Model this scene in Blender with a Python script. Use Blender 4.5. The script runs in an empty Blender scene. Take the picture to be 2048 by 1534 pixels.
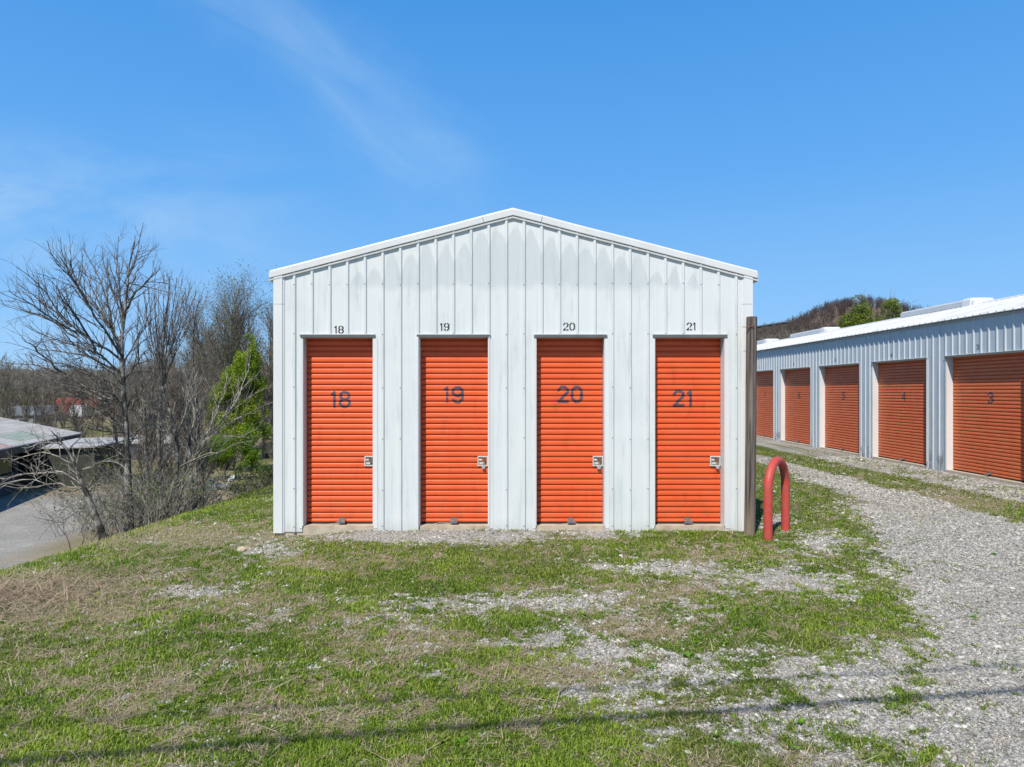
import bpy, math, random
import numpy as np
from mathutils import Vector

R = math.radians
rnd = random.Random(7)
rg = np.random.default_rng(11)
sc = bpy.context.scene
col = sc.collection

# ------------------------------------------------------------------ camera
CAMZ, F, VX, VY = 1.82, 1393.0, 1012.0, 782.0        # eye height; focal length and vanishing point of the photo
cam = bpy.data.cameras.new('camera')
camo = bpy.data.objects.new('camera', cam)
col.objects.link(camo)
camo.location = (0, 0, CAMZ)
camo.rotation_euler = (R(90), 0, 0)
cam.sensor_fit = 'HORIZONTAL'
cam.sensor_width = 36.0
cam.lens = 36.0 * F / 2048.0
cam.shift_x = 12.0 / 2048.0
cam.shift_y = 15.0 / 2048.0
cam.clip_start = 0.05
cam.clip_end = 6000
sc.camera = camo

# ------------------------------------------------------------------ light
LIGHT = Vector((0.065, 0.155, -0.214)).normalized()   # the way the sunlight travels
SUN_EL = math.asin(-LIGHT.z)
SUN_AZ = math.atan2(-LIGHT.x, -LIGHT.y)               # clockwise from +Y
sun = bpy.data.lights.new('sun', 'SUN')
sun.energy = 5.0
sun.angle = R(0.53)
sun.color = (1.0, 0.95, 0.86)
suno = bpy.data.objects.new('sun', sun)
col.objects.link(suno)
suno.rotation_euler = LIGHT.to_track_quat('-Z', 'Y').to_euler()

w = bpy.data.worlds.new('World')
sc.world = w
w.use_nodes = True
nt = w.node_tree
for n in list(nt.nodes):
    nt.nodes.remove(n)


class NB:
    """small helper for node trees"""
    def __init__(self, nt):
        self.nt = nt

    def n(self, t, **kw):
        nd = self.nt.nodes.new(t)
        for k, v in kw.items():
            setattr(nd, k, v)
        return nd

    def link(self, a, b):
        self.nt.links.new(a, b)

    def put(self, sock, v):
        if hasattr(v, 'is_output') or isinstance(v, bpy.types.NodeSocket):
            self.nt.links.new(v, sock)
        elif v is not None:
            sock.default_value = v

    def m(self, op, a, b=None, c=None, clamp=False):
        nd = self.n('ShaderNodeMath', operation=op, use_clamp=clamp)
        self.put(nd.inputs[0], a)
        if b is not None:
            self.put(nd.inputs[1], b)
        if c is not None:
            self.put(nd.inputs[2], c)
        return nd.outputs[0]

    def mix(self, f, a, b, blend='MIX'):
        nd = self.n('ShaderNodeMix', data_type='RGBA', blend_type=blend)
        self.put(nd.inputs[0], f)
        for s, v in ((nd.inputs[6], a), (nd.inputs[7], b)):
            if isinstance(v, (tuple, list)):
                v = (v[0], v[1], v[2], 1.0)
            self.put(s, v)
        return nd.outputs[2]

    def ss(self, x, a, b):
        nd = self.n('ShaderNodeMapRange', interpolation_type='SMOOTHSTEP')
        self.put(nd.inputs[0], x)
        self.put(nd.inputs[1], a)
        self.put(nd.inputs[2], b)
        return nd.outputs[0]

    def noise(self, vec, scale, detail=4, rough=0.55, dist=0.0):
        nd = self.n('ShaderNodeTexNoise')
        if vec is not None:
            self.link(vec, nd.inputs['Vector'])
        nd.inputs['Scale'].default_value = scale
        nd.inputs['Detail'].default_value = detail
        nd.inputs['Roughness'].default_value = rough
        nd.inputs['Distortion'].default_value = dist
        return nd.outputs[0]

    def mapping(self, vec, scale=(1, 1, 1), loc=(0, 0, 0), rot=(0, 0, 0)):
        nd = self.n('ShaderNodeMapping')
        self.link(vec, nd.inputs[0])
        nd.inputs[1].default_value = loc
        nd.inputs[2].default_value = rot
        nd.inputs[3].default_value = scale
        return nd.outputs[0]


b = NB(nt)
sky = b.n('ShaderNodeTexSky', sky_type='NISHITA')
sky.sun_disc = False
sky.sun_elevation = SUN_EL
sky.sun_rotation = SUN_AZ
sky.altitude = 200
sky.air_density = 1.0
sky.dust_density = 0.15
sky.ozone_density = 1.5
tc = b.n('ShaderNodeTexCoord')
sep = b.n('ShaderNodeSeparateXYZ')
b.link(tc.outputs['Generated'], sep.inputs[0])
yy = b.m('MAXIMUM', sep.outputs[1], 0.02)
u = b.m('DIVIDE', sep.outputs[0], yy)
v = b.m('DIVIDE', sep.outputs[2], yy)
cmb = b.n('ShaderNodeCombineXYZ')
b.link(u, cmb.inputs[0])
b.link(v, cmb.inputs[1])
# thin cirrus: one long streak running down to the gable, faint veils at the left
ang = math.atan2(0.274 - 0.561, -0.045 + 0.367)
wn = b.noise(b.mapping(cmb.outputs[0], (3.2, 3.2, 1)), 1.0, 5, 0.6)
wob = b.m('MULTIPLY', b.m('SUBTRACT', wn, 0.5), 0.24)
du, dv = b.m('SUBTRACT', u, -0.206), b.m('SUBTRACT', v, 0.4175)
along = b.m('ADD', b.m('MULTIPLY', du, math.cos(ang)), b.m('MULTIPLY', dv, math.sin(ang)))
acro = b.m('ADD', b.m('ADD', b.m('MULTIPLY', du, -math.sin(ang)), b.m('MULTIPLY', dv, math.cos(ang))), wob)
fib = b.noise(b.mapping(b.mapping(cmb.outputs[0], rot=(0, 0, -ang - 0.12)), (3.0, 13, 1)), 1.0, 7, 0.6, 0.8)
prof = b.m('SUBTRACT', 1.0, b.ss(b.m('ABSOLUTE', b.m('ADD', acro, 0.01)), 0.0, 0.115), clamp=True)
fade = b.m('MULTIPLY', b.ss(along, -0.75, -0.1), b.m('SUBTRACT', 1.0, b.ss(along, 0.10, 0.30), clamp=True))
streak = b.m('MULTIPLY', b.m('MULTIPLY', prof, fade), b.m('ADD', 0.18, b.m('MULTIPLY', b.ss(fib, 0.25, 0.75), 0.85)))
veil_n = b.noise(b.mapping(cmb.outputs[0], (2.0, 7.5, 1), rot=(0, 0, -0.25)), 1.0, 5, 0.6, 0.5)
veil_zone = b.m('MULTIPLY', b.m('SUBTRACT', 1.0, b.ss(u, -0.62, -0.15), clamp=True),
                b.m('MULTIPLY', b.ss(v, 0.02, 0.2), b.m('SUBTRACT', 1.0, b.ss(v, 0.27, 0.42), clamp=True)))
veil = b.m('MULTIPLY', b.ss(veil_n, 0.36, 0.72), veil_zone)
cl = b.m('ADD', b.m('MULTIPLY', streak, 0.25), b.m('MULTIPLY', veil, 0.46), clamp=True)
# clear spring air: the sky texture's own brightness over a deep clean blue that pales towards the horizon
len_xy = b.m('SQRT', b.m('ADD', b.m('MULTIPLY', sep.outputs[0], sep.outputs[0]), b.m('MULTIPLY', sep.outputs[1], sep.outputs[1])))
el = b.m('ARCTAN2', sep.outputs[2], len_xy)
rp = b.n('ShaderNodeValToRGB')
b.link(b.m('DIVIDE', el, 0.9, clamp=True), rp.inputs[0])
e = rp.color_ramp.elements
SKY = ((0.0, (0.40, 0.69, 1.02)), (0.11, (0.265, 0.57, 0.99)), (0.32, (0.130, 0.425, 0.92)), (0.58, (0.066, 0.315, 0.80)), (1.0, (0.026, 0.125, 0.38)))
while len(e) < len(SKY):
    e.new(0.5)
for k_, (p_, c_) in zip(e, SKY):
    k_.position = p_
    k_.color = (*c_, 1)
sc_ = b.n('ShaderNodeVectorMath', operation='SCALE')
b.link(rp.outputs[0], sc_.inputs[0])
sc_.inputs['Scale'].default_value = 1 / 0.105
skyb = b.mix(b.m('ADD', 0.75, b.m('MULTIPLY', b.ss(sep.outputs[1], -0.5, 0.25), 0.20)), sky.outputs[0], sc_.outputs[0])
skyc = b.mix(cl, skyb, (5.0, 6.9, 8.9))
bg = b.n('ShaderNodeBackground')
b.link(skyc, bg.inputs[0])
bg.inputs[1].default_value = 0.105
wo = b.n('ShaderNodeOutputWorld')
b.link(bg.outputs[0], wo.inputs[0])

sc.view_settings.view_transform = 'Standard'
sc.view_settings.look = 'None'
sc.view_settings.gamma = 1.0
sc.view_settings.exposure = 0.0
sc.render.engine = 'CYCLES'
sc.cycles.max_bounces = 6
sc.cycles.diffuse_bounces = 2
sc.cycles.transparent_max_bounces = 4


# ------------------------------------------------------------------ helpers
def smooth(a, b_, x):
    t = np.clip((np.asarray(x, float) - a) / (b_ - a), 0, 1)
    return t * t * (3 - 2 * t)


def _hash(ix, iy, s):
    h = (ix.astype(np.int64) * 374761393 + iy.astype(np.int64) * 668265263 + s * 1442695041) & 0xffffffff
    h = ((h ^ (h >> 13)) * 1274126177) & 0xffffffff
    h = h ^ (h >> 16)
    return (h & 0xffff) / 65535.0 * 2 - 1


def vnoise(x, y, s=0):
    ix, iy = np.floor(x), np.floor(y)
    fx, fy = x - ix, y - iy
    fx, fy = fx * fx * (3 - 2 * fx), fy * fy * (3 - 2 * fy)
    a, b_ = _hash(ix, iy, s), _hash(ix + 1, iy, s)
    c, d = _hash(ix, iy + 1, s), _hash(ix + 1, iy + 1, s)
    return (a * (1 - fx) + b_ * fx) * (1 - fy) + (c * (1 - fx) + d * fx) * fy


def fbm(x, y, s=0, o=4):
    x, y = np.asarray(x, float), np.asarray(y, float)
    t, a, n = 0, 1.0, 0
    for k in range(o):
        t = t + a * vnoise(x * 2 ** k + 17.3 * k, y * 2 ** k - 9.1 * k, s + k)
        n += a
        a *= 0.55
    return t / n * 1.5


def crest_x(y):
    return -5.2 - 0.1 * (16 - np.clip(y, 0, 16))


def H(x, y):
    """height of the ground: a level plateau that tips over a bank at the left down to the lower lot"""
    x, y = np.asarray(x, float), np.asarray(y, float)
    c = crest_x(y)
    t = np.clip((-1.5 - x) / (-1.5 - c), 0, 1)
    z = -0.25 * t ** 1.5
    d = c - x
    ds = (np.sqrt(d * d + 0.16) + d) / 2 - 0.04
    z = z - 0.56 * np.maximum(ds, 0)
    q = (z + 4.0) / 0.5
    z = -4.0 + 0.5 * np.where(q > 20, q, np.log1p(np.exp(np.clip(q, -40, 20))))
    z = z + 1.7 * smooth(62, 95, y) * smooth(-9, -16, x)
    z = z + 0.055 * smooth(8.3, 9.3, x)
    z = z + 0.035 * np.exp(-((y - 8.86) / 0.22) ** 2) * smooth(-2.5, -1.9, x) * smooth(3.4, 3.0, x)
    near = np.exp(-np.clip(y - 3, 0, 99) / 40)
    z = z + 0.018 * fbm(x * 0.9, y * 0.9, 5, 4) * near
    return z


def at(px, py, Y):
    """a point of the photo at the distance Y in front of the camera"""
    return Vector(((px - VX) * Y / F, Y, CAMZ - (py - VY) * Y / F))


def new_mesh(name, verts, faces, mats, mat_idx=None, smooth_=False, colors=None):
    """verts N x 3; faces: list of index arrays (each m x k)"""
    me = bpy.data.meshes.new(name)
    verts = np.asarray(verts, np.float32)
    me.vertices.add(len(verts))
    me.vertices.foreach_set('co', verts.ravel())
    fl = [np.asarray(f, np.int32) for f in faces if len(f)]
    loops = np.concatenate([f.ravel() for f in fl])
    sizes = np.concatenate([np.full(len(f), f.shape[1], np.int32) for f in fl])
    starts = np.concatenate([[0], np.cumsum(sizes)[:-1]]).astype(np.int32)
    me.loops.add(len(loops))
    me.loops.foreach_set('vertex_index', loops)
    me.polygons.add(len(sizes))
    me.polygons.foreach_set('loop_start', starts)
    me.polygons.foreach_set('loop_total', sizes)
    if mat_idx is not None:
        me.polygons.foreach_set('material_index', np.asarray(mat_idx, np.int32))
    if smooth_:
        me.polygons.foreach_set('use_smooth', np.ones(len(sizes), bool))
    for m_ in (mats if isinstance(mats, (list, tuple)) else [mats]):
        me.materials.append(m_)
    if colors is not None:
        ca = me.color_attributes.new('Col', 'FLOAT_COLOR', 'POINT')
        c4 = np.ones((len(verts), 4), np.float32)
        c4[:, :3] = colors
        ca.data.foreach_set('color', c4.ravel())
    me.update()
    me.validate()
    return me


def link(name, me, parent=None, loc=None):
    o = bpy.data.objects.new(name, me)
    col.objects.link(o)
    if parent is not None:
        o.parent = parent
    if loc is not None:
        o.location = loc
    return o


def tag(o, label=None, cat=None, group=None, kind=None):
    for k, v_ in (('label', label), ('category', cat), ('group', group), ('kind', kind)):
        if v_:
            o[k] = v_
    return o


def empty(name, loc, label, cat, group=None, rz=0.0):
    o = bpy.data.objects.new(name, None)
    col.objects.link(o)
    o.location = loc
    o.rotation_euler = (0, 0, rz)
    o.empty_display_size = 0.3
    return tag(o, label, cat, group)


class MB:
    """collects boxes, prisms and tubes into one mesh"""
    def __init__(self):
        self.v, self.f4, self.f3, self.fn = [], [], [], []
        self.m4, self.m3, self.mn = [], [], []
        self.n = 0

    def add(self, vs, quads=(), tris=(), mi=0, ngons=()):
        vs = [tuple(p) for p in vs]
        k = self.n
        self.v += vs
        self.n += len(vs)
        for q in quads:
            self.f4.append([i + k for i in q])
            self.m4.append(mi)
        for q in tris:
            self.f3.append([i + k for i in q])
            self.m3.append(mi)
        for q in ngons:
            self.fn.append([i + k for i in q])
            self.mn.append(mi)

    def box(self, x0, x1, y0, y1, z0, z1, mi=0):
        vs = [(x, y, z) for z in (z0, z1) for y in (y0, y1) for x in (x0, x1)]
        self.add(vs, [(0, 2, 3, 1), (4, 5, 7, 6), (0, 1, 5, 4), (2, 6, 7, 3), (0, 4, 6, 2), (1, 3, 7, 5)], mi=mi)

    def prism(self, poly, axis, a0, a1, mi=0):
        """polygon (p, q) swept along an axis: axis 'y' -> (p, y, q); 'x' -> (x, p, q); 'z' -> (p, q, z)"""
        def pt(p, a):
            return {'y': (p[0], a, p[1]), 'x': (a, p[0], p[1]), 'z': (p[0], p[1], a)}[axis]
        n = len(poly)
        vs = [pt(p, a0) for p in poly] + [pt(p, a1) for p in poly]
        self.add(vs, [(i, (i + 1) % n, n + (i + 1) % n, n + i) for i in range(n)], mi=mi,
                 ngons=[tuple(range(n))[::-1], tuple(range(n, 2 * n))])

    def tube(self, pts, rad, sides=10, mi=0, caps=True):
        pts = np.array([tuple(p) for p in pts], float)
        k = len(pts)
        rad = np.full(k, rad) if np.isscalar(rad) else np.asarray(rad)
        T = np.empty_like(pts)
        T[1:-1] = pts[2:] - pts[:-2]
        T[0], T[-1] = pts[1] - pts[0], pts[-1] - pts[-2]
        T /= np.linalg.norm(T, axis=1, keepdims=True)
        A = np.cross(T[0], (0.31, 0.17, 0.05) if abs(T[0][2]) > 0.9 else (0.05, 0.1, 1.0))
        ang = np.arange(sides) * 2 * np.pi / sides
        V = []
        for i in range(k):                       # carry the frame along the line so that the pipe does not twist
            A = A - T[i] * A.dot(T[i])
            A /= np.linalg.norm(A)
            B = np.cross(T[i], A)
            V += [pts[i] + rad[i] * (math.cos(q) * A + math.sin(q) * B) for q in ang]
        Q = [(i * sides + j, i * sides + (j + 1) % sides, (i + 1) * sides + (j + 1) % sides, (i + 1) * sides + j) for i in range(k - 1) for j in range(sides)]
        ng = [tuple(range(sides))[::-1], tuple(range((k - 1) * sides, k * sides))] if caps else []
        self.add(V, Q, mi=mi, ngons=ng)

    def build(self, name, mats, parent=None, loc=None, smooth_=False):
        me = bpy.data.meshes.new(name)
        me.from_pydata(self.v, [], self.f4 + self.f3 + self.fn)
        me.polygons.foreach_set('material_index', np.array(self.m4 + self.m3 + self.mn, np.int32))
        if smooth_:
            me.polygons.foreach_set('use_smooth', np.ones(len(me.polygons), bool))
        for m_ in (mats if isinstance(mats, (list, tuple)) else [mats]):
            me.materials.append(m_)
        me.update()
        return link(name, me, parent, loc)


def tube_arrays(P, Rd, sides):
    """P n x k x 3, Rd n x k -> verts, quads of n tubes"""
    n, k, _ = P.shape
    T = np.empty_like(P)
    T[:, 1:-1] = P[:, 2:] - P[:, :-2]
    T[:, 0] = P[:, 1] - P[:, 0]
    T[:, -1] = P[:, -1] - P[:, -2]
    T /= np.linalg.norm(T, axis=2, keepdims=True) + 1e-9
    mean = P[:, -1] - P[:, 0]
    ref = np.where(np.abs(mean[:, 2:3]) > 0.8 * np.linalg.norm(mean, axis=1, keepdims=True), [[1.0, 0.13, 0]], [[0, 0.1, 1.0]])
    A = np.cross(T, ref[:, None, :])
    A /= np.linalg.norm(A, axis=2, keepdims=True) + 1e-9
    B = np.cross(T, A)
    a = np.arange(sides) * 2 * np.pi / sides
    V = P[:, :, None, :] + Rd[:, :, None, None] * (np.cos(a)[None, None, :, None] * A[:, :, None, :] + np.sin(a)[None, None, :, None] * B[:, :, None, :])
    V = V.reshape(-1, 3)
    i = np.arange(n)[:, None, None] * (k * sides)
    j = np.arange(k - 1)[None, :, None] * sides
    s = np.arange(sides)[None, None, :]
    s2 = (s + 1) % sides
    Q = np.stack([i + j + s, i + j + s2, i + j + sides + s2, i + j + sides + s], -1).reshape(-1, 4)
    return V, Q


def tubes_mesh(name, polys, mats, sides=3):
    groups = {}
    for p, r in polys:
        groups.setdefault((len(p), 6 if r[0] > 0.03 else sides), []).append((p, r))
    vs, qs, n = [], [], 0
    for (k, s), items in groups.items():
        V, Q = tube_arrays(np.array([i[0] for i in items], float), np.array([i[1] for i in items], float), s)
        vs.append(V)
        qs.append(Q + n)
        n += len(V)
    return np.concatenate(vs), np.concatenate(qs)


# ------------------------------------------------------------------ materials
def mat(name, base=(0.5, 0.5, 0.5), rough=0.6, spec=0.4, metal=0.0):
    m_ = bpy.data.materials.new(name)
    m_.use_nodes = True
    p = m_.node_tree.nodes['Principled BSDF']
    p.inputs['Base Color'].default_value = (*base, 1)
    p.inputs['Roughness'].default_value = rough
    p.inputs['Specular IOR Level'].default_value = spec
    p.inputs['Metallic'].default_value = metal
    return m_, NB(m_.node_tree), p


def noisy(name, c0, c1, scale=3.0, rough=0.7, spec=0.3, stretch=(1, 1, 1), metal=0.0, bump=0.0, detail=5, lo=0.3, hi=0.7):
    m_, b_, p = mat(name, c0, rough, spec, metal)
    t = b_.n('ShaderNodeTexCoord')
    f_ = b_.noise(b_.mapping(t.outputs['Object'], stretch), scale, detail, 0.6)
    b_.link(b_.mix(b_.ss(f_, lo, hi), c0, c1), p.inputs['Base Color'])
    if bump:
        bp = b_.n('ShaderNodeBump')
        bp.inputs['Strength'].default_value = bump
        bp.inputs['Distance'].default_value = 0.02
        b_.link(f_, bp.inputs['Height'])
        b_.link(bp.outputs[0], p.inputs['Normal'])
    return m_


def panel_mat(name, base, stains):
    """white painted ribbed sheet: faint streaks, dirt, and (front wall) old damp marks with a rounded top in each panel"""
    m_, b_, p = mat(name, base, 0.55, 0.22 if stains == 'gable' else 0.10)
    t = b_.n('ShaderNodeTexCoord')
    ob = t.outputs['Object']
    s3 = b_.n('ShaderNodeSeparateXYZ')
    b_.link(ob, s3.inputs[0])
    x, z = s3.outputs[0], s3.outputs[2]
    c = b_.mix(b_.m('MULTIPLY', b_.ss(b_.noise(b_.mapping(ob, (42, 42, 0.35)), 1.0, 3, 0.5), 0.35, 0.75), 0.16), base,
               (base[0] * 0.72, base[1] * 0.8, base[2] * 0.84))
    c = b_.mix(b_.m('MULTIPLY', b_.ss(b_.noise(ob, 1.6, 5, 0.6), 0.42, 0.72), 0.20), c, (base[0] * 0.62, base[1] * 0.68, base[2] * 0.68))
    # greenish-grey drips and scuffs
    c = b_.mix(b_.m('MULTIPLY', b_.ss(b_.noise(b_.mapping(ob, (9, 9, 1.1)), 1.0, 6, 0.65), 0.50, 0.70), 0.36), c, (0.37, 0.45, 0.445))
    if stains == 'gable':
        fr = b_.m('FRACT', b_.m('DIVIDE', b_.m('SUBTRACT', x, 0.005), 0.2266))
        fr = b_.m('SUBTRACT', fr, 0.5)
        arch = b_.m('MULTIPLY', b_.m('MULTIPLY', fr, fr), 0.95)
        wv = b_.m('MULTIPLY', b_.m('SUBTRACT', b_.noise(b_.mapping(ob, (4.4, 1, 0.2)), 1.0, 2, 0.5), 0.5), 0.5)
        top = b_.m('SUBTRACT', b_.m('SUBTRACT', 3.96, b_.m('MULTIPLY', b_.m('ABSOLUTE', b_.m('SUBTRACT', x, 0.09)), 0.285)), b_.m('ADD', arch, wv))
        low = b_.m('ADD', 3.16, b_.m('MULTIPLY', wv, 0.5))
        mk = b_.m('MULTIPLY', b_.ss(b_.m('SUBTRACT', top, z), -0.01, 0.05), b_.ss(b_.m('SUBTRACT', z, low), -0.07, 0.05))
        c = b_.mix(b_.m('MULTIPLY', mk, 0.38), c, (0.40, 0.46, 0.48))
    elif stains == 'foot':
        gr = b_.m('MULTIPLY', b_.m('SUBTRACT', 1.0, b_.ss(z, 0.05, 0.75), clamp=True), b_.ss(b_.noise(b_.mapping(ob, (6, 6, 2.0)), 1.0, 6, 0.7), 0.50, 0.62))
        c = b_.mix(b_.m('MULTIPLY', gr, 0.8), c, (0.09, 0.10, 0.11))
    # dirt splashed along the foot of the wall
    sp = b_.m('MULTIPLY', b_.m('SUBTRACT', 1.0, b_.ss(z, 0.0, 0.22), clamp=True), b_.noise(ob, 30, 4, 0.6))
    c = b_.mix(b_.m('MULTIPLY', sp, 0.45), c, (0.33, 0.29, 0.22))
    b_.link(c, p.inputs['Base Color'])
    fine = b_.noise(b_.mapping(ob, (60, 60, 0.01)), 1.0, 1, 0.5)
    dent = b_.noise(ob, 2.3, 2, 0.5)
    bp = b_.n('ShaderNodeBump')
    bp.inputs['Strength'].default_value = 0.5
    bp.inputs['Distance'].default_value = 0.008
    b_.link(b_.m('ADD', b_.m('MULTIPLY', fine, 0.35), b_.m('MULTIPLY', dent, 1.2)), bp.inputs['Height'])
    b_.link(bp.outputs[0], p.inputs['Normal'])
    return m_


M = {}
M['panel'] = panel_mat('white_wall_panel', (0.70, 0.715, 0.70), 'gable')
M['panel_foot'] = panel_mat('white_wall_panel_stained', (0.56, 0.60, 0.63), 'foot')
M['trim'] = noisy('white_trim', (0.74, 0.74, 0.72), (0.67, 0.675, 0.66), 2.0, 0.4, 0.4, (1, 1, 0.4))
M['trim_grey2'] = noisy('pale_grey_trim', (0.56, 0.58, 0.58), (0.50, 0.52, 0.52), 3.0, 0.45, 0.35)
M['trim_grey'] = noisy('grey_trim', (0.46, 0.47, 0.46), (0.38, 0.39, 0.38), 6.0, 0.5, 0.3)
M['screw'], _, _ = mat('screw_head', (0.20, 0.21, 0.22), 0.5)
M['gap'], _, _ = mat('dark_rubber', (0.03, 0.03, 0.032), 0.8)


def roof_mat():
    m_, b_, p = mat('white_roof_metal', (0.8, 0.8, 0.78), 0.4, 0.4)
    t = b_.n('ShaderNodeTexCoord')
    ob = t.outputs['Object']
    c = b_.mix(b_.m('MULTIPLY', b_.ss(b_.noise(b_.mapping(ob, (2.0, 0.7, 0.7)), 1.0, 6, 0.68, 0.5), 0.46, 0.70), 0.7), (0.60, 0.60, 0.585), (0.36, 0.35, 0.31))
    b_.link(c, p.inputs['Base Color'])
    return m_


M['roof'] = roof_mat()


def door_mat(name, base, faded):
    m_, b_, p = mat(name, base, 0.42, 0.35)
    t = b_.n('ShaderNodeTexCoord')
    oi = b_.n('ShaderNodeObjectInfo')
    mv = b_.n('ShaderNodeVectorMath', operation='ADD')       # every door wears its own way
    cx = b_.n('ShaderNodeCombineXYZ')
    b_.link(b_.m('MULTIPLY', oi.outputs['Random'], 37.0), cx.inputs[0])
    b_.link(b_.m('MULTIPLY', oi.outputs['Random'], 11.0), cx.inputs[2])
    b_.link(t.outputs['Object'], mv.inputs[0])
    b_.link(cx.outputs[0], mv.inputs[1])
    ob = mv.outputs[0]
    base0 = base
    c = b_.mix(b_.m('MULTIPLY', b_.ss(b_.noise(b_.mapping(ob, (1.2, 1, 3)), 2.0, 5, 0.6), 0.35, 0.75), 0.35), base, faded)
    c = b_.mix(b_.m('MULTIPLY', b_.ss(b_.noise(b_.mapping(ob, (7, 7, 2.2)), 1.0, 6, 0.7), 0.51, 0.70), 0.30), c, (base[0] * 0.45, base[1] * 0.5, base[2] * 0.8))
    s3 = b_.n('ShaderNodeSeparateXYZ')
    b_.link(t.outputs['Object'], s3.inputs[0])
    foot = b_.m('MULTIPLY', b_.m('SUBTRACT', 1.0, b_.ss(s3.outputs[2], 0.05, 0.8), clamp=True), b_.ss(b_.noise(b_.mapping(ob, (14, 1, 5)), 1.0, 6, 0.7), 0.45, 0.7))
    c = b_.mix(b_.m('MULTIPLY', foot, 0.5), c, (0.30, 0.14, 0.075))
    c = b_.mix(b_.m('MULTIPLY', b_.ss(b_.noise(b_.mapping(ob, (3, 1, 60)), 1.0, 3, 0.6), 0.6, 0.75), 0.25), c, (0.80, 0.30, 0.15))
    b_.link(c, p.inputs['Base Color'])
    bp = b_.n('ShaderNodeBump')
    bp.inputs['Strength'].default_value = 0.5
    bp.inputs['Distance'].default_value = 0.010
    b_.link(b_.noise(b_.mapping(ob, (2.2, 1, 6)), 1.0, 2, 0.5), bp.inputs['Height'])
    b_.link(bp.outputs[0], p.inputs['Normal'])
    return m_


M['door'] = door_mat('orange_door', (0.78, 0.110, 0.026), (0.78, 0.170, 0.06))
M['door_side'] = door_mat('weathered_orange_door', (0.74, 0.150, 0.048), (0.76, 0.28, 0.11))
M['paint'] = noisy('faded_black_paint', (0.070, 0.058, 0.085), (0.130, 0.095, 0.125), 25, 0.6)
M['ink'] = noisy('black_stencil_paint', (0.018, 0.018, 0.02), (0.05, 0.05, 0.05), 40, 0.6)
M['steel'] = noisy('galvanised_steel', (0.26, 0.265, 0.27), (0.15, 0.15, 0.155), 30, 0.42, 0.5, metal=0.4)
M['white_steel'] = noisy('white_painted_steel', (0.66, 0.66, 0.63), (0.5, 0.49, 0.45), 40, 0.4, 0.5)
M['rust'] = noisy('rusty_bolt', (0.12, 0.055, 0.035), (0.22, 0.12, 0.08), 60, 0.7)
M['chrome'], _, _ = mat('polished_padlock', (0.78, 0.78, 0.78), 0.25, 0.5, 0.7)
M['rope'], _, _ = mat('grey_cord', (0.42, 0.39, 0.33), 0.9)
M['concrete'] = noisy('concrete', (0.56, 0.475, 0.36), (0.42, 0.355, 0.27), 9, 0.9, 0.2, bump=0.4, detail=8)
M['red'] = noisy('red_painted_pipe', (0.56, 0.060, 0.046), (0.47, 0.095, 0.072), 9, 0.5, 0.35, bump=0.25, detail=7)
_b = NB(M['red'].node_tree)
_p = M['red'].node_tree.nodes['Principled BSDF']
_src = _p.inputs['Base Color'].links[0].from_socket
_t = _b.n('ShaderNodeTexCoord')
_chip = _b.ss(_b.noise(_t.outputs['Object'], 26, 6, 0.75), 0.60, 0.66)
_b.link(_b.mix(_chip, _src, (0.16, 0.075, 0.055)), _p.inputs['Base Color'])


def wood_mat():
    m_, b_, p = mat('weathered_wood', (0.2, 0.16, 0.13), 0.85, 0.2)
    t = b_.n('ShaderNodeTexCoord')
    ob = t.outputs['Object']
    g = b_.noise(b_.mapping(ob, (30, 30, 0.9)), 1.0, 6, 0.65, 0.4)
    c = b_.mix(b_.ss(g, 0.3, 0.68), (0.045, 0.034, 0.028), (0.235, 0.195, 0.17))
    s3 = b_.n('ShaderNodeSeparateXYZ')
    b_.link(ob, s3.inputs[0])
    c = b_.mix(b_.m('MULTIPLY', b_.m('SUBTRACT', 1.0, b_.ss(s3.outputs[2], 0.05, 0.6), clamp=True), 0.55), c, (0.36, 0.28, 0.19))
    b_.link(c, p.inputs['Base Color'])
    bp = b_.n('ShaderNodeBump')
    bp.inputs['Strength'].default_value = 0.8
    bp.inputs['Distance'].default_value = 0.01
    b_.link(g, bp.inputs['Height'])
    b_.link(bp.outputs[0], p.inputs['Normal'])
    return m_


M['wood'] = wood_mat()


def attr_mat(name, rough=0.7, translucent=0.0, spec=0.2, bump=0.0):
    """colour from the mesh's own per-piece colours (each blade, stone or leaf has its own)"""
    m_, b_, p = mat(name, rough=rough, spec=spec)
    a = b_.n('ShaderNodeAttribute', attribute_name='Col')
    b_.link(a.outputs[0], p.inputs['Base Color'])
    if translucent:
        tr = b_.n('ShaderNodeBsdfTranslucent')
        b_.link(a.outputs[0], tr.inputs[0])
        mx = b_.n('ShaderNodeMixShader')
        mx.inputs[0].default_value = translucent
        b_.link(p.outputs[0], mx.inputs[1])
        b_.link(tr.outputs[0], mx.inputs[2])
        b_.link(mx.outputs[0], m_.node_tree.nodes['Material Output'].inputs[0])
    return m_


M['blade'] = attr_mat('grass_blades', 0.6, 0.3)
M['stone'] = attr_mat('crushed_stone', 0.85, 0.0, 0.2)
M['leaf'] = attr_mat('leaves', 0.5, 0.3)


def bark(name, c0, c1, scale=22):
    m_, b_, p = mat(name, c0, 0.9, 0.15)
    t = b_.n('ShaderNodeTexCoord')
    f_ = b_.noise(b_.mapping(t.outputs['Object'], (1, 1, 0.6)), scale, 4, 0.6)
    b_.link(b_.mix(b_.ss(f_, 0.42, 0.64), c0, c1), p.inputs['Base Color'])
    return m_


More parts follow.
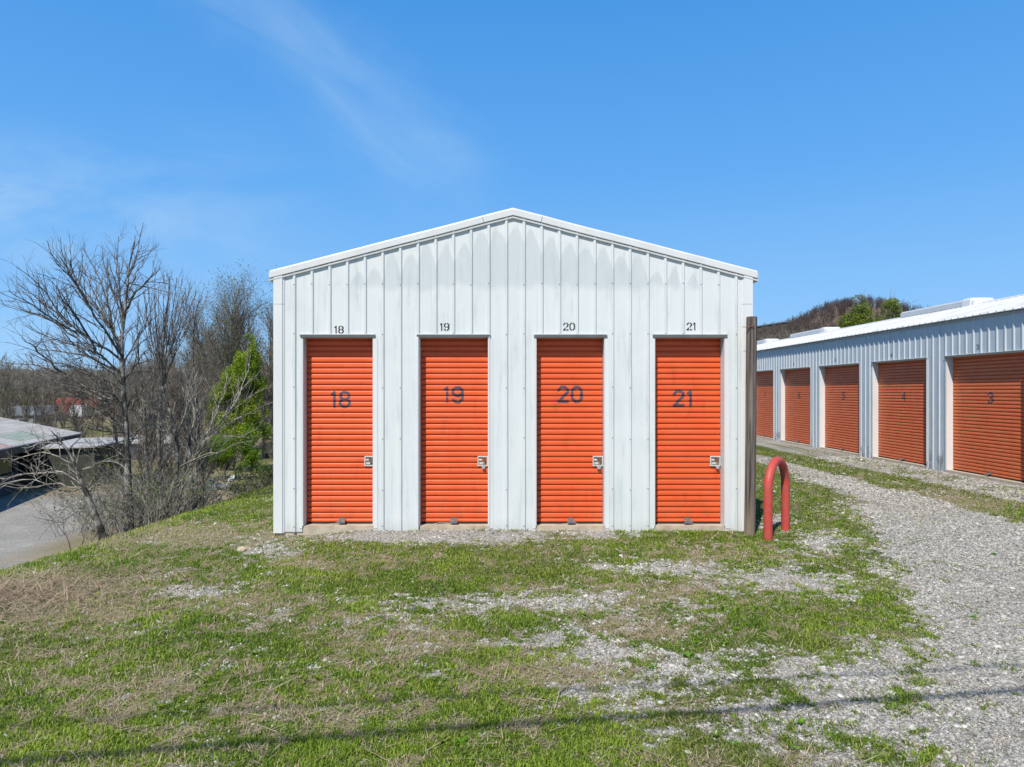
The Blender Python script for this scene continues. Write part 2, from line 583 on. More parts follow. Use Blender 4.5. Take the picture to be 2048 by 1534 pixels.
M['bark_dark'] = bark('dark_bark', (0.075, 0.066, 0.057), (0.235, 0.212, 0.185))
M['bark_spotted'] = bark('lichen_spotted_bark', (0.06, 0.052, 0.046), (0.36, 0.34, 0.30), 9)
M['bark_pale'] = bark('pale_grey_bark', (0.18, 0.165, 0.14), (0.42, 0.39, 0.335))
M['bark_far'] = bark('grey_brown_bark', (0.135, 0.115, 0.095), (0.285, 0.25, 0.205), 3)
M['bark_hazed'] = bark('hazed_far_bark', (0.18, 0.16, 0.135), (0.33, 0.30, 0.25), 2)  # paler than the nearer bark: distance haze is put into the colour
M['bark_hill'] = bark('brown_grey_bark', (0.085, 0.064, 0.058), (0.165, 0.13, 0.115), 0.2)
#PART2

# ------------------------------------------------------------------ ground
def masks(x, y):
    """how much gravel, dry straw and green there is at each point of the ground"""
    x, y = np.asarray(x, float), np.asarray(y, float)
    ys = np.maximum(y, 2.6)
    z = H(x, y)
    px = VX + F * x / ys
    py = VY + F * (CAMZ - z) / ys
    n1, n2, n3 = fbm(x * 0.9, y * 0.9, 21, 4), fbm(x * 3.1, y * 3.1, 33, 4), fbm(x * 11, y * 11, 47, 3)
    n4 = fbm(x * 31, y * 31, 53, 2)
    # the drive
    rows = [880, 900, 940, 985, 1030, 1070, 1110, 1180, 1250, 1330, 1400, 1460, 1540, 1800, 2400]
    edge = np.interp(py, rows, [1470, 1500, 1545, 1640, 1700, 1752, 1742, 1755, 1790, 1800, 1700, 1590, 1500, 1400, 1200])
    soft = np.interp(py, rows, [30, 30, 30, 36, 42, 48, 70, 105, 140, 160, 230, 280, 300, 320, 400])
    drive = np.clip((px - edge) / soft, -1.6, 1.5)
    drive = np.where(x < 2.2 + 0.0 * y, np.minimum(drive, 0.2), drive)
    far = y > 9.3
    strip = np.exp(-((x - (7.75 + 0.12 * n1)) / 0.62) ** 4)
    drive = np.where(far & (x > 6.4), 1.1 - 2.4 * strip - 0.75 * np.exp(-((x - 9.0) / 0.5) ** 2), drive)
    drive = drive - 1.15 * np.exp(-((x - 5.9 - 0.1 * (y - 12)) / 0.42) ** 2 - ((y - 12.3) / 1.9) ** 2)
    drive = drive - 0.8 * np.exp(-((x - 5.6) / 0.3) ** 2 - ((y - 18) / 3) ** 2)
    g = np.maximum(-0.62 + 0 * x, np.minimum(drive - 0.08, 0.80))
    for cx, cy, rx, ry, wgt in ((1060, 1200, 170, 26, .58), (1180, 1300, 130, 66, .42), (1330, 1140, 140, 20, .42), (1250, 1390, 150, 50, .20),
                                (1590, 1165, 160, 32, .55), (1400, 1230, 180, 36, .15), (1400, 1330, 140, 50, .22), (880, 1073, 220, 13, 1.15),
                                (1170, 1066, 140, 9, .55), (400, 1180, 75, 16, .45), (545, 1100, 60, 22, .6), (1640, 1085, 60, 22, .45),
                                (870, 1210, 130, 20, .1), (880, 1350, 50, 16, .2), (1000, 1290, 50, 16, .15), (1510, 1450, 170, 60, .5),
                                (1330, 1470, 120, 30, .2), (1560, 1040, 34, 12, .5), (1750, 1390, 260, 110, .55)):
        d2 = ((px - cx) / rx) ** 2 + ((py - cy) / ry) ** 2
        g = np.maximum(g, np.where(y > 2.6, -0.62 + (wgt + 0.62) * np.exp(-d2 * 0.8), -0.62))
    for cx, cy, rx, ry, wgt in ((1560, 1250, 260, 46, .75), (1120, 1240, 120, 20, .5), (930, 1160, 200, 30, .6), (1100, 1350, 90, 30, .3)):
        g = g - np.where(y > 2.6, wgt * np.exp(-((px - cx) / rx) ** 2 - ((py - cy) / ry) ** 2), 0)
    gravel = smooth(-0.42, 0.46, g - 0.07 + 0.16 * n1 + 0.42 * n2 + 0.62 * n3 + 0.34 * n4)
    # dry grass
    s = -0.33 + 0 * x
    for cx, cy, rx, ry, wgt in ((100, 1195, 210, 46, 1.25), (330, 1072, 230, 26, .95), (60, 1250, 140, 30, .35), (770, 1290, 110, 40, .5), (620, 1420, 160, 40, .15),
                                (1290, 1255, 120, 22, .5), (1440, 1110, 130, 20, .25), (700, 1120, 170, 18, .25), (200, 1380, 260, 60, .22),
                                (1330, 1190, 170, 30, .5), (1100, 1350, 150, 30, .6), (480, 1215, 120, 30, .4), (1840, 1010, 130, 26, .7)):
        d2 = ((px - cx) / rx) ** 2 + ((py - cy) / ry) ** 2
        s = np.maximum(s, np.where(y > 2.6, -0.33 + (wgt + 0.33) * np.exp(-d2 * 0.8), -0.33))
    m1, m2, m3 = fbm(x * 1.2 + 40, y * 1.5, 61, 4), fbm(x * 4.2, y * 5.0, 73, 4), fbm(x * 13, y * 13, 87, 3)
    straw = smooth(-0.38, 0.5, s + 0.14 * m1 + 0.42 * m2 + 0.80 * m3)
    # the lower lot at the left and the ground far away
    lot = smooth(-12.0, -13.5, x)
    lg = smooth(-0.25, 0.35, (-(x + 16.0 + 0.37 * (y - 25)) / 1.6) + 0.8 * fbm(x * 0.45, y * 0.45, 91, 4)) * (1 - smooth(36.5, 40, y + fbm(x * 0.4, y * 0.4, 93, 3)))
    gravel = gravel * (1 - lot) + lg * lot
    straw = straw * (1 - lot) + smooth(-0.5, 0.5, fbm(x * 0.3, y * 0.3, 95, 4) + 0.35) * lot
    bank = smooth(-0.2, 0.8, crest_x(y) - x) * (1 - lot)
    gravel = gravel * (1 - bank)
    straw = np.maximum(straw, bank * smooth(-0.6, 0.4, m1 + 0.3))
    return gravel, straw


def axis(dense0, dense1, step, lo, hi):
    a = list(np.arange(dense0, dense1 + 1e-6, step))
    d, s = step, a[-1]
    while s < hi:
        d *= 1.14
        s += d
        a.append(s)
    d, s = step, a[0]
    pre = []
    while s > lo:
        d *= 1.14
        s -= d
        pre.append(s)
    return np.array(pre[::-1] + a)


gx, gy = axis(-7.6, 9.6, 0.05, -2600, 2600), axis(2.8, 14.0, 0.05, -300, 4000)
GX, GY = np.meshgrid(gx, gy)
gX, gY = GX.ravel(), GY.ravel()
gr, st = masks(gX, gY)
gcol = np.stack([gr, st, fbm(gX * 0.5, gY * 0.5, 3, 4) * 0.5 + 0.5], 1)
nx_, ny_ = len(gx), len(gy)
ii = np.arange(nx_ * ny_).reshape(ny_, nx_)
gq = np.stack([ii[:-1, :-1], ii[:-1, 1:], ii[1:, 1:], ii[1:, :-1]], -1).reshape(-1, 4)


def ground_mat():
    m_, b_, p = mat('ground_soil', rough=0.95, spec=0.1)
    a = b_.n('ShaderNodeAttribute', attribute_name='Col')
    s3 = b_.n('ShaderNodeSeparateColor')
    b_.link(a.outputs[0], s3.inputs[0])
    grv, stw, big = s3.outputs[0], s3.outputs[1], s3.outputs[2]
    t = b_.n('ShaderNodeTexCoord')
    ob = t.outputs['Object']
    nf = b_.noise(ob, 9, 6, 0.65)
    nm = b_.noise(ob, 1.3, 5, 0.6)
    nff = b_.noise(ob, 55, 4, 0.7)
    green = b_.mix(b_.ss(nf, 0.3, 0.7), (0.040, 0.070, 0.010), (0.125, 0.165, 0.032))
    green = b_.mix(b_.m('MULTIPLY', b_.ss(nm, 0.4, 0.7), 0.5), green, (0.15, 0.15, 0.05))
    dry = b_.mix(b_.ss(nff, 0.3, 0.7), (0.19, 0.15, 0.09), (0.44, 0.36, 0.225))
    # the stones: cells of two sizes, each with its own grey
    vo = b_.n('ShaderNodeTexVoronoi')
    b_.link(ob, vo.inputs['Vector'])
    vo.inputs['Scale'].default_value = 34
    vs3 = b_.n('ShaderNodeSeparateColor')
    b_.link(vo.outputs['Color'], vs3.inputs[0])
    edge = b_.n('ShaderNodeTexVoronoi', feature='DISTANCE_TO_EDGE')
    b_.link(ob, edge.inputs['Vector'])
    edge.inputs['Scale'].default_value = 34
    stone = b_.mix(vs3.outputs[0], (0.30, 0.287, 0.258), (0.54, 0.52, 0.475))
    stone = b_.mix(b_.ss(edge.outputs['Distance'], 0.14, 0.0), stone, (0.15, 0.14, 0.125))
    stone = b_.mix(b_.m('MULTIPLY', b_.ss(nm, 0.45, 0.75), 0.35), stone, (0.27, 0.25, 0.20))
    stone = b_.mix(b_.m('MULTIPLY', b_.ss(nff, 0.5, 0.7), 0.35), stone, (0.16, 0.155, 0.14))
    wide = b_.noise(ob, 0.45, 6, 0.65)
    stone = b_.mix(b_.m('MULTIPLY', b_.ss(wide, 0.40, 0.68), 0.45), stone, (0.50, 0.47, 0.41))
    stone = b_.mix(b_.m('MULTIPLY', b_.ss(b_.noise(ob, 3.0, 6, 0.7), 0.52, 0.72), 0.40), stone, (0.20, 0.18, 0.145))
    c = b_.mix(stw, green, dry)
    c = b_.mix(grv, c, stone)
    b_.link(c, p.inputs['Base Color'])
    bp = b_.n('ShaderNodeBump')
    bp.inputs['Strength'].default_value = 0.9
    bp.inputs['Distance'].default_value = 0.02
    b_.link(b_.m('ADD', b_.m('MULTIPLY', vs3.outputs[1], 0.6), nff), bp.inputs['Height'])
    b_.link(bp.outputs[0], p.inputs['Normal'])
    return m_


M['ground'] = ground_mat()
gme = new_mesh('ground', np.stack([gX, gY, H(gX, gY)], 1), [gq], M['ground'], smooth_=True, colors=gcol)
tag(link('ground', gme), kind='structure')


def inside_building(x, y):
    return ((x > -2.99) & (x < 3.17) & (y > 8.93) & (y < 27)) | ((x > 9.58) & (y > 8.5))


def scatter(n, x0, x1, y0, y1, power=1.0):
    """points inside the view wedge (with a margin for side steps), thinning with distance"""
    y = y0 * (y1 / y0) ** rg.random(n) if power else rg.uniform(y0, y1, n)
    x = rg.uniform(-1, 1, n) * (0.95 * y + 1.3)
    k = (x > x0) & (x < x1) & ~inside_building(x, y)
    return x[k], y[k]


# ---- crushed stone
def stones(x, y, size):
    n = len(x)
    base = np.array([[1, 0, 0], [0, 1, 0], [-1, 0, 0], [0, -1, 0], [0.55, 0.5, 0.75], [-0.5, 0.45, 0.8], [0.05, -0.6, 0.7]])
    tri = np.array([[0, 1, 4], [1, 5, 4], [1, 2, 5], [2, 3, 6], [2, 6, 5], [3, 0, 6], [0, 4, 6], [4, 5, 6]])
    V = base[None] * (1 + rg.uniform(-0.35, 0.35, (n, 7, 3)))
    V = V * (size[:, None, None] * np.stack([rg.uniform(0.7, 1.3, n), rg.uniform(0.6, 1.0, n), rg.uniform(0.35, 0.75, n)], 1)[:, None, :])
    a = rg.uniform(0, 6.283, n)
    ca, sa = np.cos(a)[:, None], np.sin(a)[:, None]
    X = V[..., 0] * ca - V[..., 1] * sa
    Yv = V[..., 0] * sa + V[..., 1] * ca
    tilt = rg.uniform(-0.5, 0.5, n)[:, None]
    Z = V[..., 2] + X * tilt
    P = np.stack([X + x[:, None], Yv + y[:, None], Z + (H(x, y) + 0.1 * size)[:, None]], -1)
    return P.reshape(-1, 3), (tri[None] + (np.arange(n) * 7)[:, None, None]).reshape(-1, 3)


sx, sy = scatter(640000, -7, 9.5, 2.9, 19)
g_, s_ = masks(sx, sy)
keep = rg.random(len(sx)) < np.clip(g_ * 1.0 + 0.006, 0, 1) * np.clip(0.30 + 0.7 * smooth(3.0, 4.4, sy), 0, 1)
sx, sy = sx[keep], sy[keep]
ssz = (0.0040 + 0.00075 * sy) * np.exp(rg.normal(0, 0.38, len(sx)))
ssz = np.clip(ssz, 0.004, 0.045)
sv, sf = stones(sx, sy, ssz)
tone = np.clip(rg.normal(0.36, 0.10, len(sx)), 0.10, 0.66)
tone = tone * (1 + 0.16 * fbm(sx * 0.8, sy * 0.5, 181, 3))
scol = tone[:, None] * np.stack([rg.uniform(1.02, 1.10, len(sx)), np.full(len(sx), 1.0), rg.uniform(0.84, 0.94, len(sx))], 1)
tag(link('gravel', new_mesh('gravel', sv, [sf], M['stone'], colors=np.repeat(scol, 7, 0))), 'loose grey crushed stone of the drive and the bare patches', 'gravel', kind='stuff')


# ---- grass and straw blades
def blades(x, y, length, width, lean, flat):
    n = len(x)
    a = rg.uniform(0, 6.283, n)
    d = np.stack([np.cos(a), np.sin(a)], 1)
    s = np.stack([-d[:, 1], d[:, 0]], 1) * (width / 2)[:, None]
    z0 = H(x, y) - 0.004
    P = np.zeros((n, 5, 3))
    run = length * np.sin(lean)
    rise = length * np.cos(lean)
    b0 = np.stack([x, y], 1)
    mid = b0 + d * (run * 0.4)[:, None]
    tip = b0 + d * run[:, None]
    P[:, 0, :2], P[:, 1, :2] = b0 - s, b0 + s
    P[:, 2, :2], P[:, 3, :2] = mid + s * 0.8, mid - s * 0.8
    P[:, 4, :2] = tip
    P[:, 0, 2] = P[:, 1, 2] = z0 + flat
    P[:, 2, 2] = P[:, 3, 2] = z0 + rise * 0.6 + flat
    P[:, 4, 2] = z0 + rise + flat
    o = (np.arange(n) * 5)[:, None]
    return P.reshape(-1, 3), np.array([[0, 1, 2, 3]]) + o, np.array([[3, 2, 4]]) + o


def lerp3(a, b_, t):
    return np.array(a)[None] * (1 - t[:, None]) + np.array(b_)[None] * t[:, None]


bx_, by_ = scatter(1950000, -8.2, 9.5, 2.85, 21)
g_, s_ = masks(bx_, by_)
cl_ = fbm(bx_ * 2.2, by_ * 2.2, 131, 3)           # tall and dark clumps
tuft = fbm(bx_ * 7.5, by_ * 7.5, 141, 2)
pg = (1 - g_) * (1 - 0.80 * s_) * np.clip(0.75 + 0.5 * tuft, 0.1, 1.0) + 0.05 * (tuft > 0.55)
pg *= np.where(bx_ > 3.4, 0.75, 1.0)
kg = rg.random(len(bx_)) < 0.84 * pg
x1, y1, c1 = bx_[kg], by_[kg], cl_[kg]
n = len(x1)
ln = (0.012 + 0.015 * rg.random(n) + 0.018 * np.clip(c1, 0, 1)) * (1 + 0.035 * y1)
ln *= np.where(crest_x(y1) + 0.9 > x1, 1.5, 1.0)
wd = (0.0030 + 0.00058 * y1) * rg.uniform(0.7, 1.4, n)
V1, Q1, T1 = blades(x1, y1, ln, wd, rg.uniform(0.35, 1.4, n), rg.uniform(0, 0.006, n))
t = np.clip(0.5 + 0.35 * fbm(x1 * 1.7, y1 * 1.7, 151, 3) + rg.normal(0, 0.34, n), 0, 1)
C1 = lerp3((0.074, 0.160, 0.012), (0.350, 0.440, 0.055), t)
olive = smooth(0.1, 0.8, fbm(x1 * 0.8, y1 * 0.8, 161, 3) + rg.normal(0, 0.25, n) + 0.25 * (x1 > 3.2))
C1 = C1 * (1 - 0.5 * olive[:, None]) + np.array([0.20, 0.205, 0.06]) * 0.5 * olive[:, None]
tag(link('grass', new_mesh('grass', V1, [Q1, T1], M['blade'], colors=np.repeat(C1, 5, 0))), 'short patchy green grass in front of the storage building', 'grass', kind='stuff')

ps = (1 - 0.85 * g_) * np.clip(s_ * 1.1 + 0.16, 0, 1)
ks = (rg.random(len(bx_)) < 0.30 * ps) & ~kg
x2, y2 = bx_[ks], by_[ks]
n = len(x2)
ln = (0.020 + 0.042 * rg.random(n) ** 2) * (1 + 0.03 * y2)
wd = (0.0018 + 0.00045 * y2) * rg.uniform(0.7, 1.4, n)
V2, Q2, T2 = blades(x2, y2, ln, wd, rg.uniform(0.95, 1.62, n), rg.uniform(0.004, 0.022, n))
C2 = lerp3((0.27, 0.21, 0.135), (0.64, 0.54, 0.36), np.clip(rg.normal(0.5, 0.28, n), 0, 1))
# a few long stalks
kl = rg.random(len(bx_)) < 0.0011 * np.clip(0.25 + s_, 0, 1) * (1 - 0.7 * g_)
x3, y3 = bx_[kl], by_[kl]
n3_ = len(x3)
V3, Q3, T3 = blades(x3, y3, rg.uniform(0.10, 0.30, n3_), (0.0035 + 0.0004 * y3) * rg.uniform(0.8, 1.3, n3_), rg.uniform(1.45, 1.56, n3_), rg.uniform(0.012, 0.03, n3_))
C3 = lerp3((0.42, 0.32, 0.19), (0.70, 0.60, 0.40), rg.random(n3_))
# the heap of cut brown stalks at the left
hx, hy = rg.normal(-4.9, 0.70, 2200), rg.normal(6.5, 0.45, 2200)
kh = hx > crest_x(hy) + 0.3
hx, hy = hx[kh], hy[kh]
nh = len(hx)
V4, Q4, T4 = blades(hx, hy, rg.uniform(0.10, 0.38, nh), rg.uniform(0.005, 0.010, nh), rg.uniform(1.25, 1.6, nh), rg.uniform(0.0, 0.07, nh))
C4 = lerp3((0.20, 0.14, 0.095), (0.62, 0.49, 0.33), rg.random(nh))
o2, o3 = len(V2), len(V2) + len(V3)
tag(link('dry_grass', new_mesh('dry_grass', np.concatenate([V2, V3, V4]), [np.concatenate([Q2, Q3 + o2, Q4 + o3]), np.concatenate([T2, T3 + o2, T4 + o3])], M['blade'],
    colors=np.repeat(np.concatenate([C2, C3, C4]), 5, 0))), 'straw coloured cut stalks lying through the grass', 'dry grass', kind='stuff')

# ---- low broad-leaved weeds
wx, wy = scatter(5200, -6.5, 7.5, 2.95, 11)
g_, s_ = masks(wx, wy)
kw = rg.random(len(wx)) < 0.22 * (1 - 0.75 * g_) * smooth(0.0, 0.5, fbm(wx * 1.4, wy * 1.4, 171, 3))
wx, wy = wx[kw], wy[kw]
vv, ff, cc = [], [], []
for X_, Y_ in zip(wx, wy):
    z_ = float(H(X_, Y_))
    sz = rnd.uniform(0.02, 0.05)
    base_c = np.array([rnd.uniform(0.11, 0.20), rnd.uniform(0.22, 0.33), rnd.uniform(0.015, 0.035)])
    for k in range(rnd.randint(6, 11)):
        a = rnd.uniform(0, 6.28)
        d = np.array([math.cos(a), math.sin(a), 0])
        s = np.array([-d[1], d[0], 0])
        L, W, up = sz * rnd.uniform(0.7, 1.2), sz * rnd.uniform(0.16, 0.26), rnd.uniform(0.25, 0.9)
        o = np.array([X_, Y_, z_ + 0.004])
        nn = len(vv)
        vv += [o, o + d * L * 0.55 + s * W + (0, 0, L * up * 0.6), o + d * L + (0, 0, L * up * 0.62), o + d * L * 0.55 - s * W + (0, 0, L * up * 0.6)]
        ff.append([nn, nn + 1, nn + 2, nn + 3])
        cc += [base_c * rnd.uniform(0.75, 1.25)] * 4
tag(link('weeds', new_mesh('weeds', np.array(vv), [np.array(ff)], M['leaf'], colors=np.array(cc))), 'low broad leaved green weeds growing through the grass', 'weeds', kind='stuff')


# ---- single stones that stand out
def rock(name, px, py, size, label, c, squash=(1, 1, 0.8), cuboid=False, group=None):
    Y = CAMZ * F / (py - VY)
    for _ in range(4):
        X = (px - VX) * Y / F
        Y = (CAMZ - float(H(X, Y))) * F / (py - VY)
    import bmesh
    bm = bmesh.new()
    if cuboid:
        bmesh.ops.create_cube(bm, size=1.7)
        bmesh.ops.bevel(bm, geom=bm.edges[:], offset=0.12, segments=1, affect='EDGES')
    else:
        bmesh.ops.create_icosphere(bm, subdivisions=2, radius=1)
    r_ = random.Random(int(px))
    for v_ in bm.verts:
        k = 1 + r_.uniform(-0.17, 0.17)
        v_.co = Vector((v_.co.x * squash[0], v_.co.y * squash[1], v_.co.z * squash[2])) * k * size
    me = bpy.data.meshes.new(name)
    bm.to_mesh(me)
    bm.free()
    me.materials.append(noisy(name + '_surface', c, (c[0] * 0.7, c[1] * 0.68, c[2] * 0.62), 60, 0.85, bump=0.4))
    o = link(name, me, None, (X, Y, float(H(X, Y)) + size * squash[2] * 0.55))
    o.rotation_euler = (r_.uniform(-.2, .2), r_.uniform(-.2, .2), r_.uniform(0, 3))
    return tag(o, label, 'stone', group)


rock('stone', 485, 1103, 0.050, 'cream rounded stone in the grass below the left corner of the storage building', (0.62, 0.52, 0.36), (1.3, 1, 0.75))
rock('stone', 1697, 1421, 0.019, 'small squarish pale grey block on a green tuft in the gravel', (0.50, 0.50, 0.46), (1, 1, 0.9), True)
rock('stone', 1823, 1457, 0.024, 'whitish rounded stone bedded in the gravel at the lower right', (0.58, 0.56, 0.50), (1.2, 1, 0.6))
rock('stone', 1322, 1408, 0.017, 'small white stone beside grass just above the long shadow line', (0.62, 0.61, 0.58), (1.1, 1, 0.7))


# ------------------------------------------------------------------ storage buildings: shared pieces
PITCH, RIBH = 0.2266, 0.022
SLAT = 0.0726


def rib_profile(x0, x1, rib0, extra=()):
    ks = range(int(math.floor((x0 - rib0) / PITCH)), int(math.ceil((x1 - rib0) / PITCH)) + 1)
    xs, ds = [-1e3], [0.0]
    for k in ks:
        r_ = rib0 + k * PITCH
        xs += [r_ - 0.026, r_ - 0.012, r_ + 0.012, r_ + 0.026]
        ds += [0, RIBH, RIBH, 0]
    xs.append(1e3)
    ds.append(0.0)
    f_ = lambda x: float(np.interp(x, xs, ds))
    bp = sorted({round(x, 5) for x in list(xs[1:-1]) + list(extra) + [x0, x1] if x0 <= x <= x1})
    return bp, f_


def ribbed_wall(mb, x0, x1, top, openings, rib0, zbot=0.012, extra=(), screw_rows=(), mi=0, smi=1):
    bp, dep = rib_profile(x0, x1, rib0, list(extra) + [e for o in openings for e in o[:2]])
    for a, c in zip(bp[:-1], bp[1:]):
        m_ = (a + c) / 2
        lo = zbot
        for o in openings:
            if o[0] < m_ < o[1]:
                lo = o[2] + 0.040
        mb.add([(a, -dep(a), lo), (c, -dep(c), lo), (c, -dep(c), top(c)), (a, -dep(a), top(a))], [(0, 1, 2, 3)], mi=mi)
    for k in range(int((x0 - rib0) / PITCH) - 1, int((x1 - rib0) / PITCH) + 2):
        x = rib0 + k * PITCH + 0.0
        if not x0 + 0.03 < x < x1 - 0.03:
            continue
        for z in screw_rows:
            if z > top(x) - 0.15 or any(o[0] - 0.02 < x < o[1] + 0.02 and z < o[2] + 0.02 for o in openings):
                continue
            if rnd.random() < 0.12:
                continue
            s = 0.0068
            zz = z + rnd.uniform(-0.012, 0.012)
            mb.add([(x + s * math.cos(t_), -RIBH - 0.004, zz + s * math.sin(t_)) for t_ in np.arange(6) * math.pi / 3] + [(x + 1.3 * s * math.cos(t_), -RIBH + 0.0005, zz + 1.3 * s * math.sin(t_)) for t_ in np.arange(6) * math.pi / 3],
                   [(i, (i + 1) % 6, 6 + (i + 1) % 6, 6 + i) for i in range(6)], mi=smi, ngons=[(0, 1, 2, 3, 4, 5)])


_sl_z = np.array([0, 0.0140, 0.0142, 0.032, 0.058, 0.0635, SLAT])
_sl_d = np.array([0.023, 0.023, 0.0, -0.0022, 0.0, 0.003, 0.023])


def slat_depth(z):
    return np.interp(np.mod(z, SLAT), _sl_z, _sl_d)


def curtain(width, z0, z1, sag=0.0):
    """corrugated roll-up door: each slat a proud band over a narrow groove"""
    zs = []
    k = 0
    while k * SLAT < z1 + SLAT:
        zs += [(k * SLAT + a, d) for a, d in zip(_sl_z[:-1], _sl_d[:-1])]
        k += 1
    zs = [q for q in zs if z0 <= q[0] <= z1]
    nu = max(2, int(width / 0.15))
    us = np.linspace(0, width, nu + 1)
    r_ = random.Random(int(width * 1e4))
    wob = [r_.uniform(-0.002, 0.002) for _ in us]
    mb = MB()
    V = [(u_, d + wob[i], z_) for z_, d in zs for i, u_ in enumerate(us)]
    Q = []
    w_ = nu + 1
    for j in range(len(zs) - 1):
        for i in range(nu):
            Q.append((j * w_ + i, j * w_ + i + 1, (j + 1) * w_ + i + 1, (j + 1) * w_ + i))
    mb.add(V, Q)
    return mb


OCT = [(.2, 0), (.45, 0), (.65, .2), (.65, .8), (.45, 1), (.2, 1), (0, .8), (0, .2), (.2, 0)]
GLYPH = {
    '0': [OCT],
    '1': [[(.20, 0), (.20, 1)], [(.20, .97), (.03, .86)]],
    '2': [[(0, .78), (.18, 1), (.46, 1), (.64, .84), (.64, .66), (.05, .04)], [(0, 0), (.65, 0)]],
    '3': [[(0, .85), (.2, 1), (.45, 1), (.62, .86), (.62, .66), (.45, .53), (.25, .53)], [(.45, .53), (.65, .38), (.65, .15), (.45, 0), (.2, 0), (0, .15)]],
    '4': [[(.48, 0), (.48, 1), (0, .3), (.65, .3)]],
    '5': [[(.62, 1), (.08, 1), (.05, .56), (.42, .6), (.65, .42), (.65, .17), (.45, 0), (.2, 0), (0, .13)]],
    '6': [[(.6, .9), (.45, 1), (.2, 1), (0, .8), (0, .2), (.2, 0), (.45, 0), (.65, .18), (.65, .4), (.45, .55), (.2, .55), (0, .4)]],
    '7': [[(0, 1), (.65, 1), (.25, 0)]],
    '8': [[(.2, .52), (.45, .52), (.62, .66), (.62, .86), (.45, 1), (.2, 1), (.03, .86), (.03, .66), (.2, .52)],
          [(.2, .52), (.45, .52), (.65, .36), (.65, .16), (.45, 0), (.2, 0), (0, .16), (0, .36), (.2, .52)]],
    '9': [[(.65, .62), (.45, .45), (.2, .45), (0, .6), (0, .85), (.2, 1), (.45, 1), (.65, .85), (.65, .2), (.45, 0), (.2, 0), (0, .15)]],
}


def number_mesh(name, text, h, depth, cu, cz, m_, stroke=0.182, stencil=False, cell=0.004, parent=None):
    """painted figures that follow the surface: depth(z) is the surface, they lie 2 mm proud of it"""
    gap = 0.30
    adv = [0.30 if c == '1' else 0.65 for c in text]
    total = sum(adv) + gap * (len(text) - 1)
    segs, cuts, x = [], [], 0.0
    for c, a in zip(text, adv):
        for line in GLYPH[c]:
            segs += [((p[0] + x, p[1]), (q[0] + x, q[1])) for p, q in zip(line[:-1], line[1:])]
        if stencil and c in '0368952':
            cuts.append(x + 0.33)
        x += a + gap
    hh = h / (1 + stroke)
    us = np.arange(-stroke, total + stroke, cell / hh)
    vs = np.arange(-stroke, 1 + stroke, cell / hh)
    U, Vv = np.meshgrid((us[:-1] + us[1:]) / 2, (vs[:-1] + vs[1:]) / 2)
    D = np.full(U.shape, 9.0)
    for (ax, ay), (bx, by) in segs:
        L2 = (bx - ax) ** 2 + (by - ay) ** 2
        t_ = np.clip(((U - ax) * (bx - ax) + (Vv - ay) * (by - ay)) / L2, 0, 1)
        D = np.minimum(D, np.hypot(U - ax - t_ * (bx - ax), Vv - ay - t_ * (by - ay)))
    ok = D < stroke / 2
    for c in cuts:
        ok &= ~((np.abs(U - c) < 0.055))
    uu, zz = cu + (us - total / 2) * hh, cz + (vs - 0.5) * hh
    A, Bz = np.meshgrid(uu, zz)
    W_ = np.stack([A, depth(Bz) - 0.002, Bz], -1).reshape(-1, 3)
    nu = len(us)
    j, i = np.nonzero(ok)
    q = np.stack([j * nu + i, j * nu + i + 1, (j + 1) * nu + i + 1, (j + 1) * nu + i], 1)
    used, inv = np.unique(q, return_inverse=True)
    return link(name, new_mesh(name, W_[used], [inv.reshape(q.shape)], m_), parent)


def add_latch(parent, u_, z, y):
    mb = MB()
    for x0, x1, z0, z1 in ((-.067, .067, .052, .066), (-.067, .067, -.064, -.050), (-.067, -.054, -.050, .052), (.054, .067, -.050, .052)):
        mb.box(u_ + x0, u_ + x1, y - 0.010, y + 0.006, z + z0, z + z1, 0)
    mb.box(u_ - .0535, u_ + .0535, y + 0.004, y + 0.010, z - .0495, z + .0515, 1)       # recess
    mb.box(u_ - .050, u_ - .010, y - 0.008, y + 0.003, z + .008, z + .030, 0)           # slide bolt
    mb.box(u_ - .045, u_ + .008, y - 0.006, y + 0.003, z - .040, z - .012, 0)
    mb.box(u_ + .006, u_ + .036, y - 0.020, y + 0.003, z - .020, z + .046, 2)           # rusty staple
    return mb.build('latch', [M['white_steel'], M['gap_steel'], M['rust']], parent)


M['gap_steel'] = noisy('shaded_steel', (0.26, 0.26, 0.25), (0.16, 0.155, 0.15), 40, 0.5, metal=0.3)


